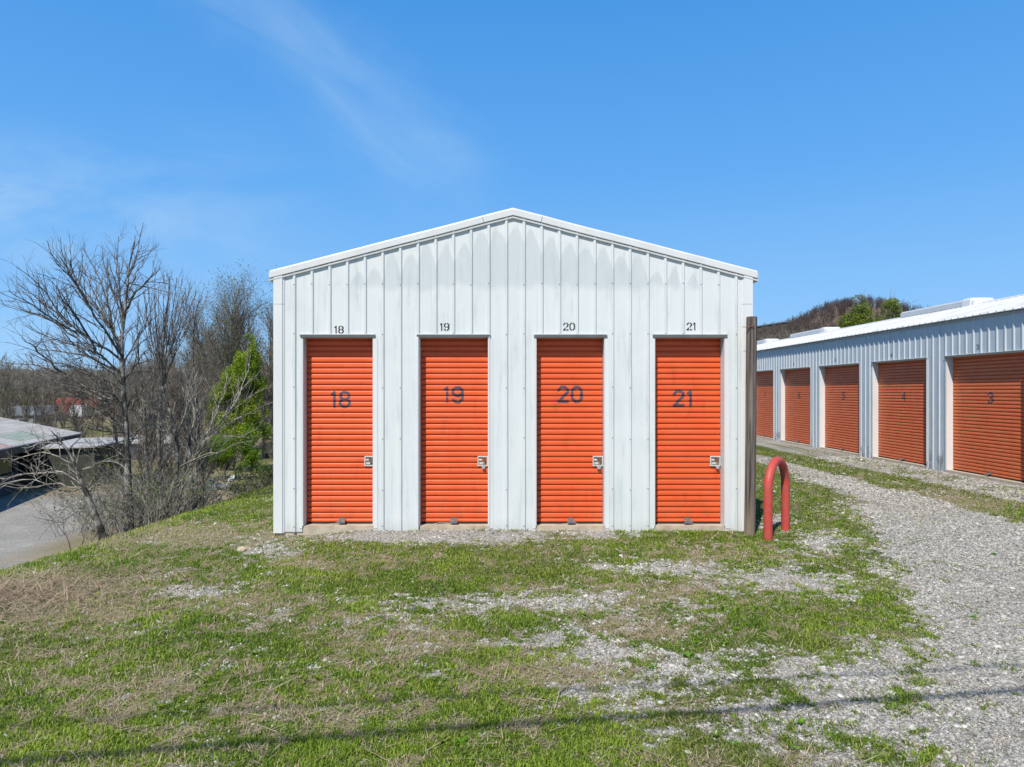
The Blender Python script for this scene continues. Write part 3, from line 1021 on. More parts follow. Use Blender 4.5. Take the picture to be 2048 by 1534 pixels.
def add_handle(parent, u_, y, zb, rope):
    mb = MB()
    z1, z0 = zb + 0.062, zb + 0.006
    a, c = 0.038, 0.052
    yo, t_ = y - 0.085, 0.006
    mb.add([(u_ - a, y + 0.004, z1), (u_ + a, y + 0.004, z1), (u_ + c, yo, z0 + 0.02), (u_ - c, yo, z0 + 0.02),
            (u_ - a, y + 0.004, z1 - t_), (u_ + a, y + 0.004, z1 - t_), (u_ + c, yo + 0.002, z0 + 0.014), (u_ - c, yo + 0.002, z0 + 0.014)],
           [(0, 3, 2, 1), (4, 5, 6, 7), (0, 1, 5, 4), (2, 3, 7, 6), (1, 2, 6, 5), (3, 0, 4, 7)])
    mb.box(u_ - c, u_ + c, yo - 0.004, yo + 0.0015, z0, z0 + 0.024)
    mb.box(u_ - 0.03, u_ - 0.018, y - 0.045, y - 0.03, z1 - 0.03, z1 - 0.014, 1)
    h_ = mb.build('handle', [M['steel'], M['gap_steel']], parent)
    if rope:
        r_ = MB()
        for k, side in enumerate(rope):
            pts = [(u_ + 0.3 * side * 0.05, yo + 0.01, z0), (u_ + side * 0.10, yo - 0.01, zb + 0.004 + 0.02 * k), (u_ + side * 0.19, yo + 0.012, zb - 0.006), (u_ + side * 0.25, yo - 0.03, zb - 0.014)]
            r_.tube(pts, 0.0032, 5)
        r_.build('pull_cord', M['rope'], parent)
    return h_


def door_frame(parent, a, c, zh, rec, zb, name='door_frame'):
    mb = MB()
    # header: a gutter-shaped rail that leans in at its foot, then the soffit back to the door
    mb.prism([(-0.001, zh + 0.046), (-0.034, zh + 0.044), (-0.040, zh + 0.036), (-0.016, zh), (rec + 0.03, zh), (rec + 0.03, zh + 0.046)], 'x', a - 0.022, c + 0.022, 1)
    for e, s in ((a, 1), (c, -1)):
        x0, x1 = sorted((e, e + s * 0.010))
        mb.box(x0, x1, -0.004, rec + 0.02, zb, zh - 0.001, 0)
        x0, x1 = sorted((e - s * 0.001, e - s * (0.034 if s > 0 else 0.052)))
        mb.box(x0, x1, -0.007, 0.004, zb - 0.03, zh - 0.002, 0)
    return mb.build(name, [M['trim'], M['trim_grey']], parent)


# ------------------------------------------------------------------ the storage building in the middle
D0 = 8.94
REC = 0.155
ZH = 2.505
SILL = 0.085
hall = empty('storage_building', (0, D0, 0), 'white ribbed metal storage building with four orange doors numbered 18 to 21 under its gable', 'building')
OPEN = [(-2.614, -1.700), (-1.121, -0.222), (0.381, 1.272), (1.903, 2.812)]
PX = 0.09
lip = lambda x: 4.035 - 0.258 * abs(x - PX)
mb = MB()
ribbed_wall(mb, -2.965, 3.145, lambda x: lip(x) + 0.03, [(a, c, ZH) for a, c in OPEN], 0.005, extra=[PX], screw_rows=(3.19, 2.545, 1.86, 1.21, 0.56, 0.09))
mb.build('wall', [M['panel'], M['screw']], hall)
for x_, s in ((-2.965, -1), (3.145, 1)):                                 # long side walls
    sw = MB()
    ribbed_wall(sw, -18.0, -0.002, lambda q: lip(x_) + 0.02, [], -0.1, zbot=-0.1)
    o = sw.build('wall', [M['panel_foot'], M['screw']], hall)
    o.location = (x_, 0, 0)
    o.rotation_euler = (0, 0, R(-90) if s < 0 else R(90))
    if s > 0:
        for v_ in o.data.vertices:
            v_.co.x += 18.002
o = MB()
o.add([(-2.965, 18, -0.1), (3.145, 18, -0.1), (3.145, 18, lip(3.145)), (PX, 18, lip(PX)), (-2.965, 18, lip(-2.965))], ngons=[(0, 1, 2, 3, 4)])
o.build('wall', [M['panel_foot']], hall)
mb = MB()                                                                # roof sheets
for s, xe in ((-1, -3.035), (1, 3.225)):
    z0, z1 = lip(xe) + 0.110, lip(PX) + 0.110
    xe = xe + (0.004 if s < 0 else -0.004)
    mb.add([(xe, 0.19, z0), (PX, 0.19, z1), (PX, 18.1, z1), (xe, 18.1, z0), (xe, 0.19, z0 + .02), (PX, 0.19, z1 + .02), (PX, 18.1, z1 + .02), (xe, 18.1, z0 + .02)],
           [(0, 1, 2, 3), (4, 7, 6, 5), (0, 4, 5, 1), (2, 6, 7, 3), (0, 3, 7, 4)])
mb.build('roof', M['roof'], hall)
RK = [(-0.030, 0.0), (-0.033, 0.018), (0.006, 0.020), (0.006, 0.036), (-0.030, 0.037), (-0.035, 0.039), (-0.038, 0.112), (-0.033, 0.125), (-0.018, 0.133), (0.20, 0.136), (0.20, 0.0)]
for xe in (-3.035, 3.232):                                               # rake trim along the two slopes of the gable
    mb = MB()
    n = len(RK)
    stops = [xe, xe + (0.02 if xe < 0 else -0.02)] + [xe + (PX - xe) * k / 9 for k in range(1, 10)]
    rr = random.Random(3)
    vs = []
    for k, x in enumerate(stops):
        bow = rr.uniform(-0.0025, 0.0025) if 1 < k < len(stops) - 1 else 0
        sh = 0.012 if k == 0 else 0
        vs += [(x, p + (sh if p < -0.034 else 0), lip(x) + q + bow - (sh if q > 0.1 else 0) + (sh if 0.036 < q < 0.05 else 0)) for p, q in RK]
    qs = [(k * n + i, k * n + (i + 1) % n, (k + 1) * n + (i + 1) % n, (k + 1) * n + i) for k in range(len(stops) - 1) for i in range(n)]
    mb.add(vs, qs, ngons=[tuple(range(n)), tuple(range((len(stops) - 1) * n, len(stops) * n))])
    xs = -0.287 if xe < 0 else 0.452                                      # lap joint
    mb.add([(xs - .0025, -0.0375, lip(xs) + 0.039), (xs + .0025, -0.0375, lip(xs) + 0.039), (xs - 0.012 * (1 if xe < 0 else -1) + .0025, -0.0395, lip(xs) + 0.112), (xs - 0.012 * (1 if xe < 0 else -1) - .0025, -0.0395, lip(xs) + 0.112)], [(0, 1, 2, 3)], mi=1)
    mb.build('rake_trim', [M['trim'], M['gap']], hall)
for xa, xb in ((-2.978, -2.842), (3.026, 3.160)):                        # corner trim
    mb = MB()
    inner = xb if xa < 0 else xa
    outer = xa if xa < 0 else xb
    s = 1 if xa < 0 else -1
    poly = [(outer, 0.16), (outer, -0.027), (inner - s * 0.022, -0.027), (inner - s * 0.016, -0.012), (inner, -0.009), (inner, 0.002), (outer + s * 0.012, 0.002), (outer + s * 0.012, 0.16)]
    for z0, z1, k in ((0.0, 2.930, 0.0), (2.934, 3.30, 0.0)):
        mb.prism([(p, q) for p, q in (poly if s > 0 else poly[::-1])], 'z', z0, z1, 0)
    mb.box(min(outer, inner) + 0.003, max(outer, inner) - 0.004, -0.0080 - 0.0, 0.001, 2.9295, 2.9345, 1)
    mb.build('corner_trim', [M['trim'], M['gap']], hall)
mb = MB()
mb.box(-2.955, 3.135, 0.012, 17.9, -0.45, SILL)
mb.build('foundation', M['concrete'], hall)
NUMS = [('18', 681, 799, 678.0, 659.3), ('19', 906.6, 789.5, 889.2, 653.8), ('20', 1140.0, 788.5, 1138.0, 653.2), ('21', 1366.0, 796.5, 1382.5, 652.8)]
LATCH = [739.5, 965.5, 1195.5, 1430.0]
HAND = [685, 908, 1141, 1374]
Dd = D0 + REC
for k, ((a, c), (txt, nx, nz, sx_, sz_)) in enumerate(zip(OPEN, NUMS)):
    door_frame(hall, a, c, ZH, REC, SILL + 0.002)
    d = curtain(c - a - 0.03, 0.022, ZH + 0.15 - SILL).build('door', M['door'], hall, (a + 0.015, REC, SILL))
    ox, oz = a + 0.015, SILL
    number_mesh('number', txt, 0.222, slat_depth, (nx - VX) * Dd / F - ox, CAMZ - (nz - VY) * Dd / F - oz, M['paint'], parent=d)
    add_latch(d, (LATCH[k] - VX) * Dd / F - ox, 0.905 - oz, -0.006)
    add_handle(d, (HAND[k] - VX) * Dd / F - ox, 0.0, 0.016, ((-1, -0.45), (-1.1, -1.45), (-0.8, 0.5), (0.15, 0.3))[k])
    s_ = MB()
    s_.box(0.0, c - a - 0.03, 0.004, 0.03, 0.0035, 0.022)
    s_.build('seal', M['gap'], d)
    number_mesh('unit_number', txt, 0.102, lambda z: 0 * z, (sx_ - VX) * D0 / F, CAMZ - (sz_ - VY) * D0 / F, M['ink'], stroke=0.185, stencil=True, cell=0.0025, parent=hall)

for k, lab in ((1, 'silver disc padlock hanging from the latch of door 19'), (2, 'bright silver padlock hanging from the latch of door 20'), (3, 'small silver padlock below the latch of door 21')):
    x_ = (LATCH[k] - VX) * Dd / F + (0.012, 0.012, 0.026)[k - 1]
    mb = MB()
    r_ = (0.024, 0.026, 0.022)[k - 1]
    ring = [(r_ * math.cos(t_), r_ * math.sin(t_)) for t_ in np.arange(16) * math.pi / 8]
    mb.prism(ring, 'y', -0.016, 0.006)
    mb.prism([(p * 0.8, q * 0.8) for p, q in ring], 'y', -0.021, -0.016)
    body = empty('padlock', (x_, Dd - 0.022, 0.905 - 0.078), lab, 'padlock', 'padlocks on the door latches')
    mb.build('body', M['chrome'], body)
    mb = MB()
    mb.tube([(-0.013, -0.004, 0.012), (-0.013, -0.004, 0.045), (-0.006, -0.004, 0.055), (0.006, -0.004, 0.055), (0.013, -0.004, 0.045), (0.013, -0.004, 0.012)], 0.0042, 7)
    mb.build('shackle', M['chrome'], body)

# ------------------------------------------------------------------ the long storage building at the right
YR = 25.0
XR = 9.6
row = empty('storage_building', (XR, YR, 0), 'long pale metal storage building with a row of wide orange doors facing the gravel drive', 'building', rz=R(-90))
U0, U1 = YR - 41.0, YR - 9.3
ropen = []
for k in range(2, 10):
    yn = 15.87 + (k - 4) * 3.045
    ropen.append((k, YR - (yn + 2.36), YR - yn))
ZHR = 2.545
mb = MB()
ribbed_wall(mb, U0, U1, lambda x: 3.36, [(a, c, ZHR) for k, a, c in ropen], 0.06, zbot=0.0, screw_rows=(2.60, 1.3))
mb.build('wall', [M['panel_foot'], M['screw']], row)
for uu_ in (U0, U1):
    mb = MB()
    mb.add([(uu_, 0.002, 0), (uu_, 6.1, 0), (uu_, 6.1, 3.36), (uu_, 3.05, 4.12), (uu_, 0.002, 3.36)], ngons=[(0, 1, 2, 3, 4)])
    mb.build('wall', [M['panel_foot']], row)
mb = MB()
mb.add([(U0, 6.1, 0), (U1, 6.1, 0), (U1, 6.1, 3.36), (U0, 6.1, 3.36)], [(0, 1, 2, 3)])
mb.build('wall', [M['panel_foot']], row)
mb = MB()
bp, dep = rib_profile(U0 - 0.1, U1 + 0.1, 0.17)
for a, c in zip(bp[:-1], bp[1:]):
    for (ye, ze), (yr, zr) in (((-0.10, 3.352), (3.05, 4.150)), ((6.2, 3.352), (3.05, 4.150))):
        A, Cc = dep(a) * 1.15, dep(c) * 1.15
        mb.add([(a, ye, ze + A), (c, ye, ze + Cc), (c, yr, zr + Cc), (a, yr, zr + A),
                (a, ye, ze - 0.012), (c, ye, ze - 0.012), (c, yr, zr - 0.012), (a, yr, zr - 0.012)],
               [(0, 1, 2, 3) if ye < 0 else (3, 2, 1, 0), (4, 7, 6, 5), (0, 4, 5, 1)])
rf = mb.build('roof', M['roof'], row)
mb = MB()
mb.prism([(2.88, 4.135), (2.90, 4.150), (3.05, 4.188), (3.20, 4.150), (3.22, 4.135)], 'x', U0 - 0.1, U1 + 0.1)
mb.build('ridge_cap', M['trim'], rf)
mb = MB()
mb.box(U0, U1, -0.030, -0.001, 3.285, 3.335)
mb.build('eave_trim', M['trim_grey'], row)
for ya, yb in ((18.4, 21.8), (26.9, 30.3), (32.95, 36.4)):
    mb = MB()
    ua, ub = YR - yb, YR - ya
    pf = [(2.74, 4.06), (2.75, 4.24), (2.80, 4.285), (3.30, 4.285), (3.35, 4.24), (3.36, 4.06)]
    mb.prism(pf, 'x', ua, ub - 0.42, 0)
    for s0, s1, kk in ((ub - 0.42, ub - 0.10, 1.0), (ub - 0.10, ub, 0.8)):
        mb.prism([(3.05 + (p - 3.05) * 1.06 * (1 if kk == 1 else 0.93), 4.06 + (q - 4.06) * (1.08 if kk == 1 else 0.86)) for p, q in pf], 'x', s0, s1, 1)
    mb.box(ua + 0.03, ub - 0.45, 2.735, 2.739, 4.085, 4.10, 2)
    mb.build('ridge_vent', [M['trim_grey2'] if 'trim_grey2' in M else M['trim'], M['trim'], M['gap']], rf)
mb = MB()
mb.box(U0 + 0.02, U1 - 0.02, 0.012, 6.05, -0.3, 0.10)
mb.build('foundation', M['concrete'], row)
protos = {}
for k, a, c in ropen:
    door_frame(row, a, c, ZHR, 0.14, 0.102)
    wd_ = c - a - 0.03
    if 'd' not in protos:
        d = curtain(wd_, 0.024, ZHR + 0.12 - 0.10).build('door', M['door_side'], row, (a + 0.015, 0.14, 0.10))
        protos['d'] = d
        protos['h'] = add_handle(d, wd_ * 0.5, 0.0, 0.016, None)
        s_ = MB()
        s_.box(0.0, wd_, 0.004, 0.03, 0.002, 0.024)
        protos['s'] = s_.build('seal', M['gap'], d)
    else:
        d = protos['d'].copy()
        col.objects.link(d)
        d.parent = row
        d.location = (a + 0.015, 0.14, 0.10)
        for q in ('h', 's'):
            h_ = protos[q].copy()
            col.objects.link(h_)
            h_.parent = d
    number_mesh('number', str(k), 0.235, slat_depth, wd_ * 0.5, 1.68 - 0.10, M['paint'], parent=d, cell=0.005)
    number_mesh('unit_number', str(k), 0.108, lambda z: 0 * z, (a + c) / 2 - 0.085 - (((a + c) / 2 - 0.085 - 0.06 - PITCH / 2) % PITCH) + 0.0, 2.715, M['ink'], stroke=0.185, stencil=True, cell=0.003, parent=row)

# ------------------------------------------------------------------ post and pipe guard
X0, Y0 = (1499 - VX) * 8.74 / F, 8.74
post = empty('wooden_post', (X0, Y0, 0), 'weathered grey round timber post standing at the right corner of the storage building', 'post')
mb = MB()
rr = random.Random(4)
N = 22
rads = [0.066 * (1 + rr.uniform(-0.05, 0.05)) for _ in range(N)]
zs = [-0.25, 0.0, 0.4, 0.9, 1.4, 1.9, 2.4, 2.68, 2.745, 2.752]
vs = []
for i, z in enumerate(zs):
    tp = 1.0 - 0.03 * z / 2.75 if z < 2.74 else (0.975 if z < 2.75 else 0.90)
    cx_, cy_ = 0.030 * z / 2.75 + 0.004 * math.sin(z * 2.1), 0.004 * math.cos(z * 1.7)
    for j in range(N):
        r_ = rads[j] * tp * (1 + rr.uniform(-0.012, 0.012))
        if j in (12, 17, 20):
            r_ *= 0.90
        vs.append((cx_ + r_ * math.cos(j * 2 * math.pi / N), cy_ + r_ * math.sin(j * 2 * math.pi / N), z))
qs = [(i * N + j, i * N + (j + 1) % N, (i + 1) * N + (j + 1) % N, (i + 1) * N + j) for i in range(len(zs) - 1) for j in range(N)]
mb.add(vs, qs, ngons=[tuple(range((len(zs) - 1) * N, len(zs) * N))])
mb.build('shaft', M['wood'], post)
mb = MB()
hz = CAMZ + (VY - 653.5) * 8.67 / F
ring = [(0.022 + 0.013 * math.cos(t_), -0.074, hz + 0.013 * math.sin(t_)) for t_ in np.arange(13) * math.pi / 6]
mb.tube(ring, 0.0042, 6, caps=False)
mb.tube([(0.010, -0.074, hz + 0.002), (-0.03, -0.070, hz), (-0.066, -0.045, hz - 0.004)], 0.0048, 6)
mb.tube([(-0.034, -0.062, hz + 0.016), (-0.040, -0.062, hz - 0.02)], 0.009, 6)
mb.tube([(-0.05, -0.05, hz - 0.004), (-0.105, -0.03, hz + 0.004)], 0.0035, 5)
mb.build('eye_hook', M['rust'], post)

pa = Vector(((1536 - VX) * 8.56 / F, 8.56, 0))
pb = Vector(((1571 - VX) * 9.12 / F, 9.12, 0))
mid, half = (pa + pb) / 2, (pb - pa) / 2
Rb = half.length
pts = [pa + Vector((0, 0, -0.2)), pa + Vector((0, 0, 0.02)), pa + Vector((0, 0, 0.3))]
for k in range(0, 17):
    t_ = math.pi * k / 16
    pts.append(mid - half * math.cos(t_) + Vector((0, 0, 0.60 + (0.335) * math.sin(t_))))
pts += [pb + Vector((0, 0, 0.3)), pb + Vector((0, 0, 0.02)), pb + Vector((0, 0, -0.2))]
mb = MB()
mb.tube([p - mid for p in pts], 0.0545, 18)
g = mb.build('pipe_bollard', M['red'], None, mid, smooth_=True)
tag(g, 'red painted steel pipe bent into an upright hoop beside the wooden post', 'bollard')
#PART3

# ------------------------------------------------------------------ trees
def unit(v_):
    return v_ / (np.linalg.norm(v_) + 1e-9)


def sprout(pts, rad, lvl, P, out, tips=None):
    """side branches along a limb, then along those branches, and so on"""
    seg = np.linalg.norm(np.diff(pts, axis=0), axis=1)
    cum = np.concatenate([[0], np.cumsum(seg)])
    tot = cum[-1]
    n = max(1, int(tot * P['dens'][lvl] * rnd.uniform(0.8, 1.2) + rnd.random()))
    t0 = P['t0'][lvl]
    for i in range(n):
        t = t0 + (1 - t0) * (i + rnd.random()) / n
        s = t * tot
        j = min(int(np.searchsorted(cum, s) - 1), len(seg) - 1)
        j = max(j, 0)
        f_ = (s - cum[j]) / max(seg[j], 1e-6)
        p = pts[j] * (1 - f_) + pts[j + 1] * f_
        rr_ = rad[j] * (1 - f_) + rad[j + 1] * f_
        T = unit(pts[j + 1] - pts[j])
        N = np.array([rnd.gauss(0, 1), rnd.gauss(0, 1), rnd.gauss(0, 1)])
        N = unit(N - T * N.dot(T))
        a = P['ang'] * rnd.uniform(0.6, 1.35)
        d = T * math.cos(a) + N * math.sin(a)
        d[2] += P['up'][lvl]
        d = unit(d)
        L = P['len'][lvl] * (1.2 - 0.8 * t) * rnd.uniform(0.55, 1.35)
        k = 5 if lvl == 0 else (4 if lvl == 1 else 3)
        q = [p]
        for _ in range(k - 1):
            q.append(q[-1] + d * (L / (k - 1)))
            d = unit(d + np.array([rnd.gauss(0, P['jit']), rnd.gauss(0, P['jit']), rnd.gauss(0, P['jit']) + P['curl']]))
        q = np.array(q)
        r0 = min(rr_ * 0.7, P['r'][lvl] * rnd.uniform(0.8, 1.25))
        rr = np.linspace(r0, r0 * 0.35, k)
        out.append((q, rr))
        if tips is not None:
            tips.append(q[-1])
        if lvl + 1 < len(P['dens']):
            sprout(q, rr, lvl + 1, P, out, tips)


def resample(p, n):
    p = np.asarray(p, float)
    s = np.concatenate([[0], np.cumsum(np.linalg.norm(np.diff(p, axis=0), axis=1))])
    t = np.linspace(0, s[-1], n)
    q = np.stack([np.interp(t, s, p[:, i]) for i in range(3)], 1)
    q[1:-1] = q[1:-1] * 0.5 + (q[:-2] + q[2:]) * 0.25
    return q


def leaf_arrays(C, size, flat=0.0):
    n = len(C)
    a = rg.normal(size=(n, 3))
    a /= np.linalg.norm(a, axis=1, keepdims=True)
    b_ = np.cross(a, rg.normal(size=(n, 3)))
    b_ /= np.linalg.norm(b_, axis=1, keepdims=True) + 1e-9
    s = size[:, None]
    V = np.stack([C - a * s, C + b_ * s * 0.55, C + a * s, C - b_ * s * 0.55], 1).reshape(-1, 3)
    return V, np.arange(4 * n).reshape(n, 4)


def hero(name, label, Y, trunk, limbs, P, r_base, bark_m, extra_trunks=(), depth=1.0, buds=None, cat='tree', crown_mat=None, limb_r=0.030, group=None, lr_end=0.006):
    """a tree whose main limbs are laid out one by one; smaller branches grow from them"""
    base = at(*trunk[0], Y)
    gz = float(H(base.x, base.y))
    root = empty(name, (base.x, base.y, gz), label, cat, group)
    org = np.array([base.x, base.y, gz])

    def line(pp, y0, y1):
        q = np.array([tuple(at(p[0], p[1], y0 + (y1 - y0) * i / max(1, len(pp) - 1))) for i, p in enumerate(pp)])
        return q - org
    tr = []
    crown, tips = [], []
    for pp, rb in [(trunk, r_base)] + list(extra_trunks):
        q = line(pp, Y, Y + rnd.uniform(-0.3, 0.3))
        if q[0, 2] > -0.2:
            q = np.concatenate([[[q[0, 0], q[0, 1], min(-0.2, q[0, 2] - 0.2)]], q])
        q = resample(q, 14)
        q[1:-1, :2] += rg.normal(0, 0.008, (12, 2))
        rr = rb * np.linspace(1.08, 0.18, 14) ** 1.25
        tr.append((q, rr))
        P2 = dict(P)
        P2['t0'] = (0.35,) + tuple(P['t0'][1:])
        sprout(q, rr, 0, P2, crown, tips)
    for pp in limbs:
        dy = rnd.uniform(-1, 1) * depth
        q = resample(line(pp, Y, Y + dy), 9)
        q[1:-1] += rg.normal(0, 0.012, (7, 3))
        L_ = np.linalg.norm(np.diff(q, axis=0), axis=1).sum()
        r0 = limb_r * min(1.0, 0.45 + L_ / 4)
        rr = np.linspace(r0, lr_end, 9)
        crown.append((q, rr))
        sprout(q, rr, 0, P, crown, tips)
    V, Q = tubes_mesh(name, tr, None, 8)
    link('trunk', new_mesh('trunk', V, [Q], bark_m, smooth_=True), root)
    V, Q = tubes_mesh(name, crown, None, 3)
    link('crown', new_mesh('crown', V, [Q], crown_mat or bark_m), root)
    if buds:
        C = np.array(tips)
        C = C[rg.random(len(C)) < buds[0]]
        C = C + rg.normal(0, 0.02, C.shape)
        V, Q = leaf_arrays(C, rg.uniform(0.6, 1.4, len(C)) * buds[1])
        cc_ = lerp3(buds[2], buds[3], rg.random(len(C)))
        link('foliage', new_mesh('foliage', V, [Q], M['leaf'], colors=np.repeat(cc_, 4, 0)), root)
    return root


def z1(*p):          # tracing frames of the photo: two enlarged windows at the left
    return [(x * 0.27384, 440 + y * 0.27384) for x, y in p]


def z2(*p):
    return [(x * 0.27384, 780 + y * 0.27384) for x, y in p]


PB = dict(dens=(6.0, 6.5, 6.5), t0=(0.12, 0.1, 0.15), len=(0.75, 0.34, 0.15), r=(0.0095, 0.0052, 0.0033), ang=0.62, up=(0.25, 0.15, 0.1), jit=0.13, curl=0.05)
hero('bare_tree', 'tall dark bare tree with long limbs fanning up and left against the sky', 12.0,
     z2((945, 1010), (930, 700), (925, 400), (915, 200)) + z1((905, 1100), (885, 1000), (900, 750), (930, 450), (945, 300), (985, 160)),
     [z1((880, 980), (760, 800), (640, 620), (500, 370), (440, 270)), z1((640, 620), (560, 470), (520, 400), (515, 290)),
      z1((900, 1040), (700, 890), (520, 790), (330, 520), (120, 340)), z1((520, 780), (380, 640), (130, 470)),
      z1((560, 830), (380, 720), (210, 600), (60, 515)), z1((560, 860), (370, 720), (250, 680), (85, 625)),
      z1((890, 1000), (810, 700), (740, 440), (600, 200)), z1((900, 800), (870, 650), (800, 450), (740, 260)),
      z1((905, 700), (880, 560), (850, 400), (865, 120)), z1((900, 680), (1000, 530), (1100, 430), (1170, 350)),
      z1((930, 500), (990, 400), (1060, 270)), z1((935, 420), (1000, 260), (1035, 190)),
      z1((900, 1330), (720, 1280), (560, 1180), (330, 1070), (100, 1040), (-40, 1030)), z1((480, 1130), (330, 1010), (230, 900), (170, 880)),
      z1((890, 1130), (700, 950), (400, 880), (240, 800), (170, 765)), z1((820, 1340), (600, 1240), (400, 1190), (200, 1060)),
      z1((880, 960), (800, 760), (700, 560), (610, 340)), z1((890, 900), (760, 720), (600, 480), (480, 330)),
      z1((895, 1060), (980, 900), (1060, 760), (1120, 640)), z1((900, 1180), (1000, 1040), (1120, 900)),
      z1((870, 1100), (650, 1000), (480, 960), (250, 950)), z2((915, 260), (760, 200), (600, 60), (430, -60)),
      z2((925, 330), (800, 300), (620, 280), (430, 180)), z2((920, 120), (800, 20), (640, -20), (420, -60)), z2((918, 180), (1010, 60), (1090, -80)), z2((925, 420), (1010, 300), (1100, 200), (1160, 60)), z2((930, 520), (840, 420), (760, 400), (640, 420)), z1((890, 1250), (720, 1130), (520, 1060), (300, 1010)), z1((895, 1200), (760, 1060), (610, 960)), z1((700, 950), (560, 700), (440, 560), (415, 480))],
     PB, 0.070, M['bark_spotted'], depth=1.8, crown_mat=M['bark_dark'], limb_r=0.026, lr_end=0.005)

PV = dict(dens=(6.0, 6.5, 5.0), t0=(0.15, 0.1, 0.15), len=(0.62, 0.32, 0.16), r=(0.010, 0.0056, 0.0036), ang=0.42, up=(0.55, 0.35, 0.2), jit=0.10, curl=0.07)
vt = [(1080, 470), (1130, 430), (1200, 400), (1240, 410), (1290, 420), (1330, 430), (1390, 460), (1430, 540), (1480, 560), (1510, 590), (1050, 520), (1000, 600), (1160, 480), (1350, 520)]
hero('bare_tree', 'dense upright bare tree of many thin ascending stems beside the tallest tree', 14.5,
     z2((1190, 1000), (1170, 700), (1160, 400), (1170, 100)) + z1((1180, 1050), (1200, 800), (1230, 560), (1240, 430)),
     [z1((1175 + rnd.uniform(-40, 40), 1230 + rnd.uniform(-90, 60)), (1180 + (x - 1200) * 0.35, 950), (1190 + (x - 1200) * 0.75, 720), (x, y)) for x, y in vt],
     PV, 0.055, M['bark_dark'], extra_trunks=[(z2((1090, 960), (1080, 600), (1050, 200)) + z1((1020, 1050), (1000, 800), (1010, 640)), 0.05),
                                              (z2((1250, 960), (1330, 700), (1390, 300), (1400, 100)) + z1((1410, 1000), (1400, 800), (1440, 620)), 0.05)], depth=1.5, limb_r=0.014)

PC = dict(dens=(5.0, 5.5, 4.5), t0=(0.1, 0.1, 0.15), len=(0.60, 0.32, 0.16), r=(0.010, 0.006, 0.004), ang=0.72, up=(0.10, 0.1, 0.0), jit=0.20, curl=0.0)
hero('bare_tree', 'small left leaning bare tree with a spotted trunk at the grass edge', 10.9,
     z2((750, 1075), (690, 900), (640, 780), (580, 650), (520, 480), (440, 350), (375, 300)),
     [z2((595, 715), (560, 745), (480, 760), (380, 710), (260, 640), (0, 690)), z2((600, 690), (480, 600), (330, 590), (150, 640), (-60, 640)),
      z2((640, 760), (520, 690), (380, 680), (200, 720), (40, 700)), z2((540, 540), (400, 470), (250, 450), (80, 520)), z2((500, 440), (600, 330), (700, 160)),
      z2((560, 600), (680, 560), (760, 520), (850, 530), (930, 590)), z2((660, 800), (560, 830), (420, 880), (330, 960)), z2((700, 900), (560, 880), (480, 960), (420, 990)),
      z2((640, 740), (760, 760), (860, 740)), z2((300, 660), (200, 560), (60, 500), (-40, 520)), z2((470, 400), (330, 380), (160, 420))],
     PC, 0.066, M['bark_spotted'], depth=0.9, crown_mat=M['bark_pale'], limb_r=0.020)

PD = dict(dens=(5.0, 5.5, 4.5), t0=(0.12, 0.1, 0.15), len=(0.60, 0.32, 0.15), r=(0.011, 0.0062, 0.004), ang=0.6, up=(0.30, 0.2, 0.1), jit=0.17, curl=0.03)
hero('bare_tree', 'pale grey forked tree with light twigs reaching right in front of the green tree', 12.6,
     z2((1175, 960), (1230, 830), (1285, 650), (1310, 480), (1290, 330), (1250, 200), (1210, 0)) + z1((1100, 1100), (1050, 960)),
     [z2((1260, 760), (1370, 600), (1500, 330), (1650, 200), (1830, 30), (1990, -40)), z2((1400, 520), (1560, 300), (1760, 190), (1990, 90)),
      z2((1320, 420), (1420, 250), (1400, 60), (1440, -130)), z2((1300, 340), (1180, 290), (1080, 230), (1000, 120)), z2((1500, 340), (1580, 180), (1640, 20), (1660, -120)),
      z2((1650, 210), (1740, 60), (1800, -90), (1830, -260)), z2((1290, 330), (1360, 160), (1390, -30), (1410, -230)), z2((1560, 300), (1640, 330), (1760, 350), (1850, 300)),
      z2((1250, 210), (1120, 130), (1060, -40)), z2((1310, 470), (1200, 430), (1060, 420)), z2((1310, 560), (1480, 480), (1640, 440), (1760, 380))],
     PD, 0.062, M['bark_spotted'], depth=1.0, crown_mat=M['bark_pale'], limb_r=0.026)

PE = dict(dens=(2.6, 5.0, 4.0), t0=(0.4, 0.1, 0.15), len=(0.70, 0.32, 0.15), r=(0.009, 0.0055, 0.0038), ang=0.55, up=(0.35, 0.2, 0.1), jit=0.15, curl=0.03)
for lab, pp, r_ in (('slim dark straight trunk rightmost in the row of three beside the scrap', z2((1485, 900), (1470, 560), (1450, 250)) + z1((1430, 1250), (1420, 1000)), 0.050),
                    ('slim spotted trunk in the middle of the row of three beside the scrap', z2((1440, 900), (1432, 600), (1425, 300)) + z1((1440, 1300), (1480, 1050)), 0.034),
                    ('slim spotted trunk leftmost in the row of three beside the scrap', z2((1412, 900), (1400, 560), (1370, 250)) + z1((1350, 1280), (1300, 1000)), 0.046)):
    hero('slim_tree', lab, 14.2, pp, [], PE, r_, M['bark_spotted'] if 'spotted' in lab else M['bark_dark'], crown_mat=M['bark_pale'], group='slim trunks on the bank')
hero('bare_tree', 'slender grey tree close on the left of the tallest dark tree trunk', 12.9,
     z2((905, 1000), (880, 640), (850, 300), (780, 100)) + z1((720, 1200), (690, 1020)),
     [z2((850, 290), (820, 60), (800, -150)), z2((800, 140), (640, 60), (500, 20)), z1((720, 1200), (600, 1080), (480, 1020)), z2((870, 560), (760, 480), (640, 460)), z1((700, 1080), (760, 900), (770, 760))],
     PB, 0.05, M['bark_spotted'], depth=0.8, crown_mat=M['bark_dark'], limb_r=0.022)


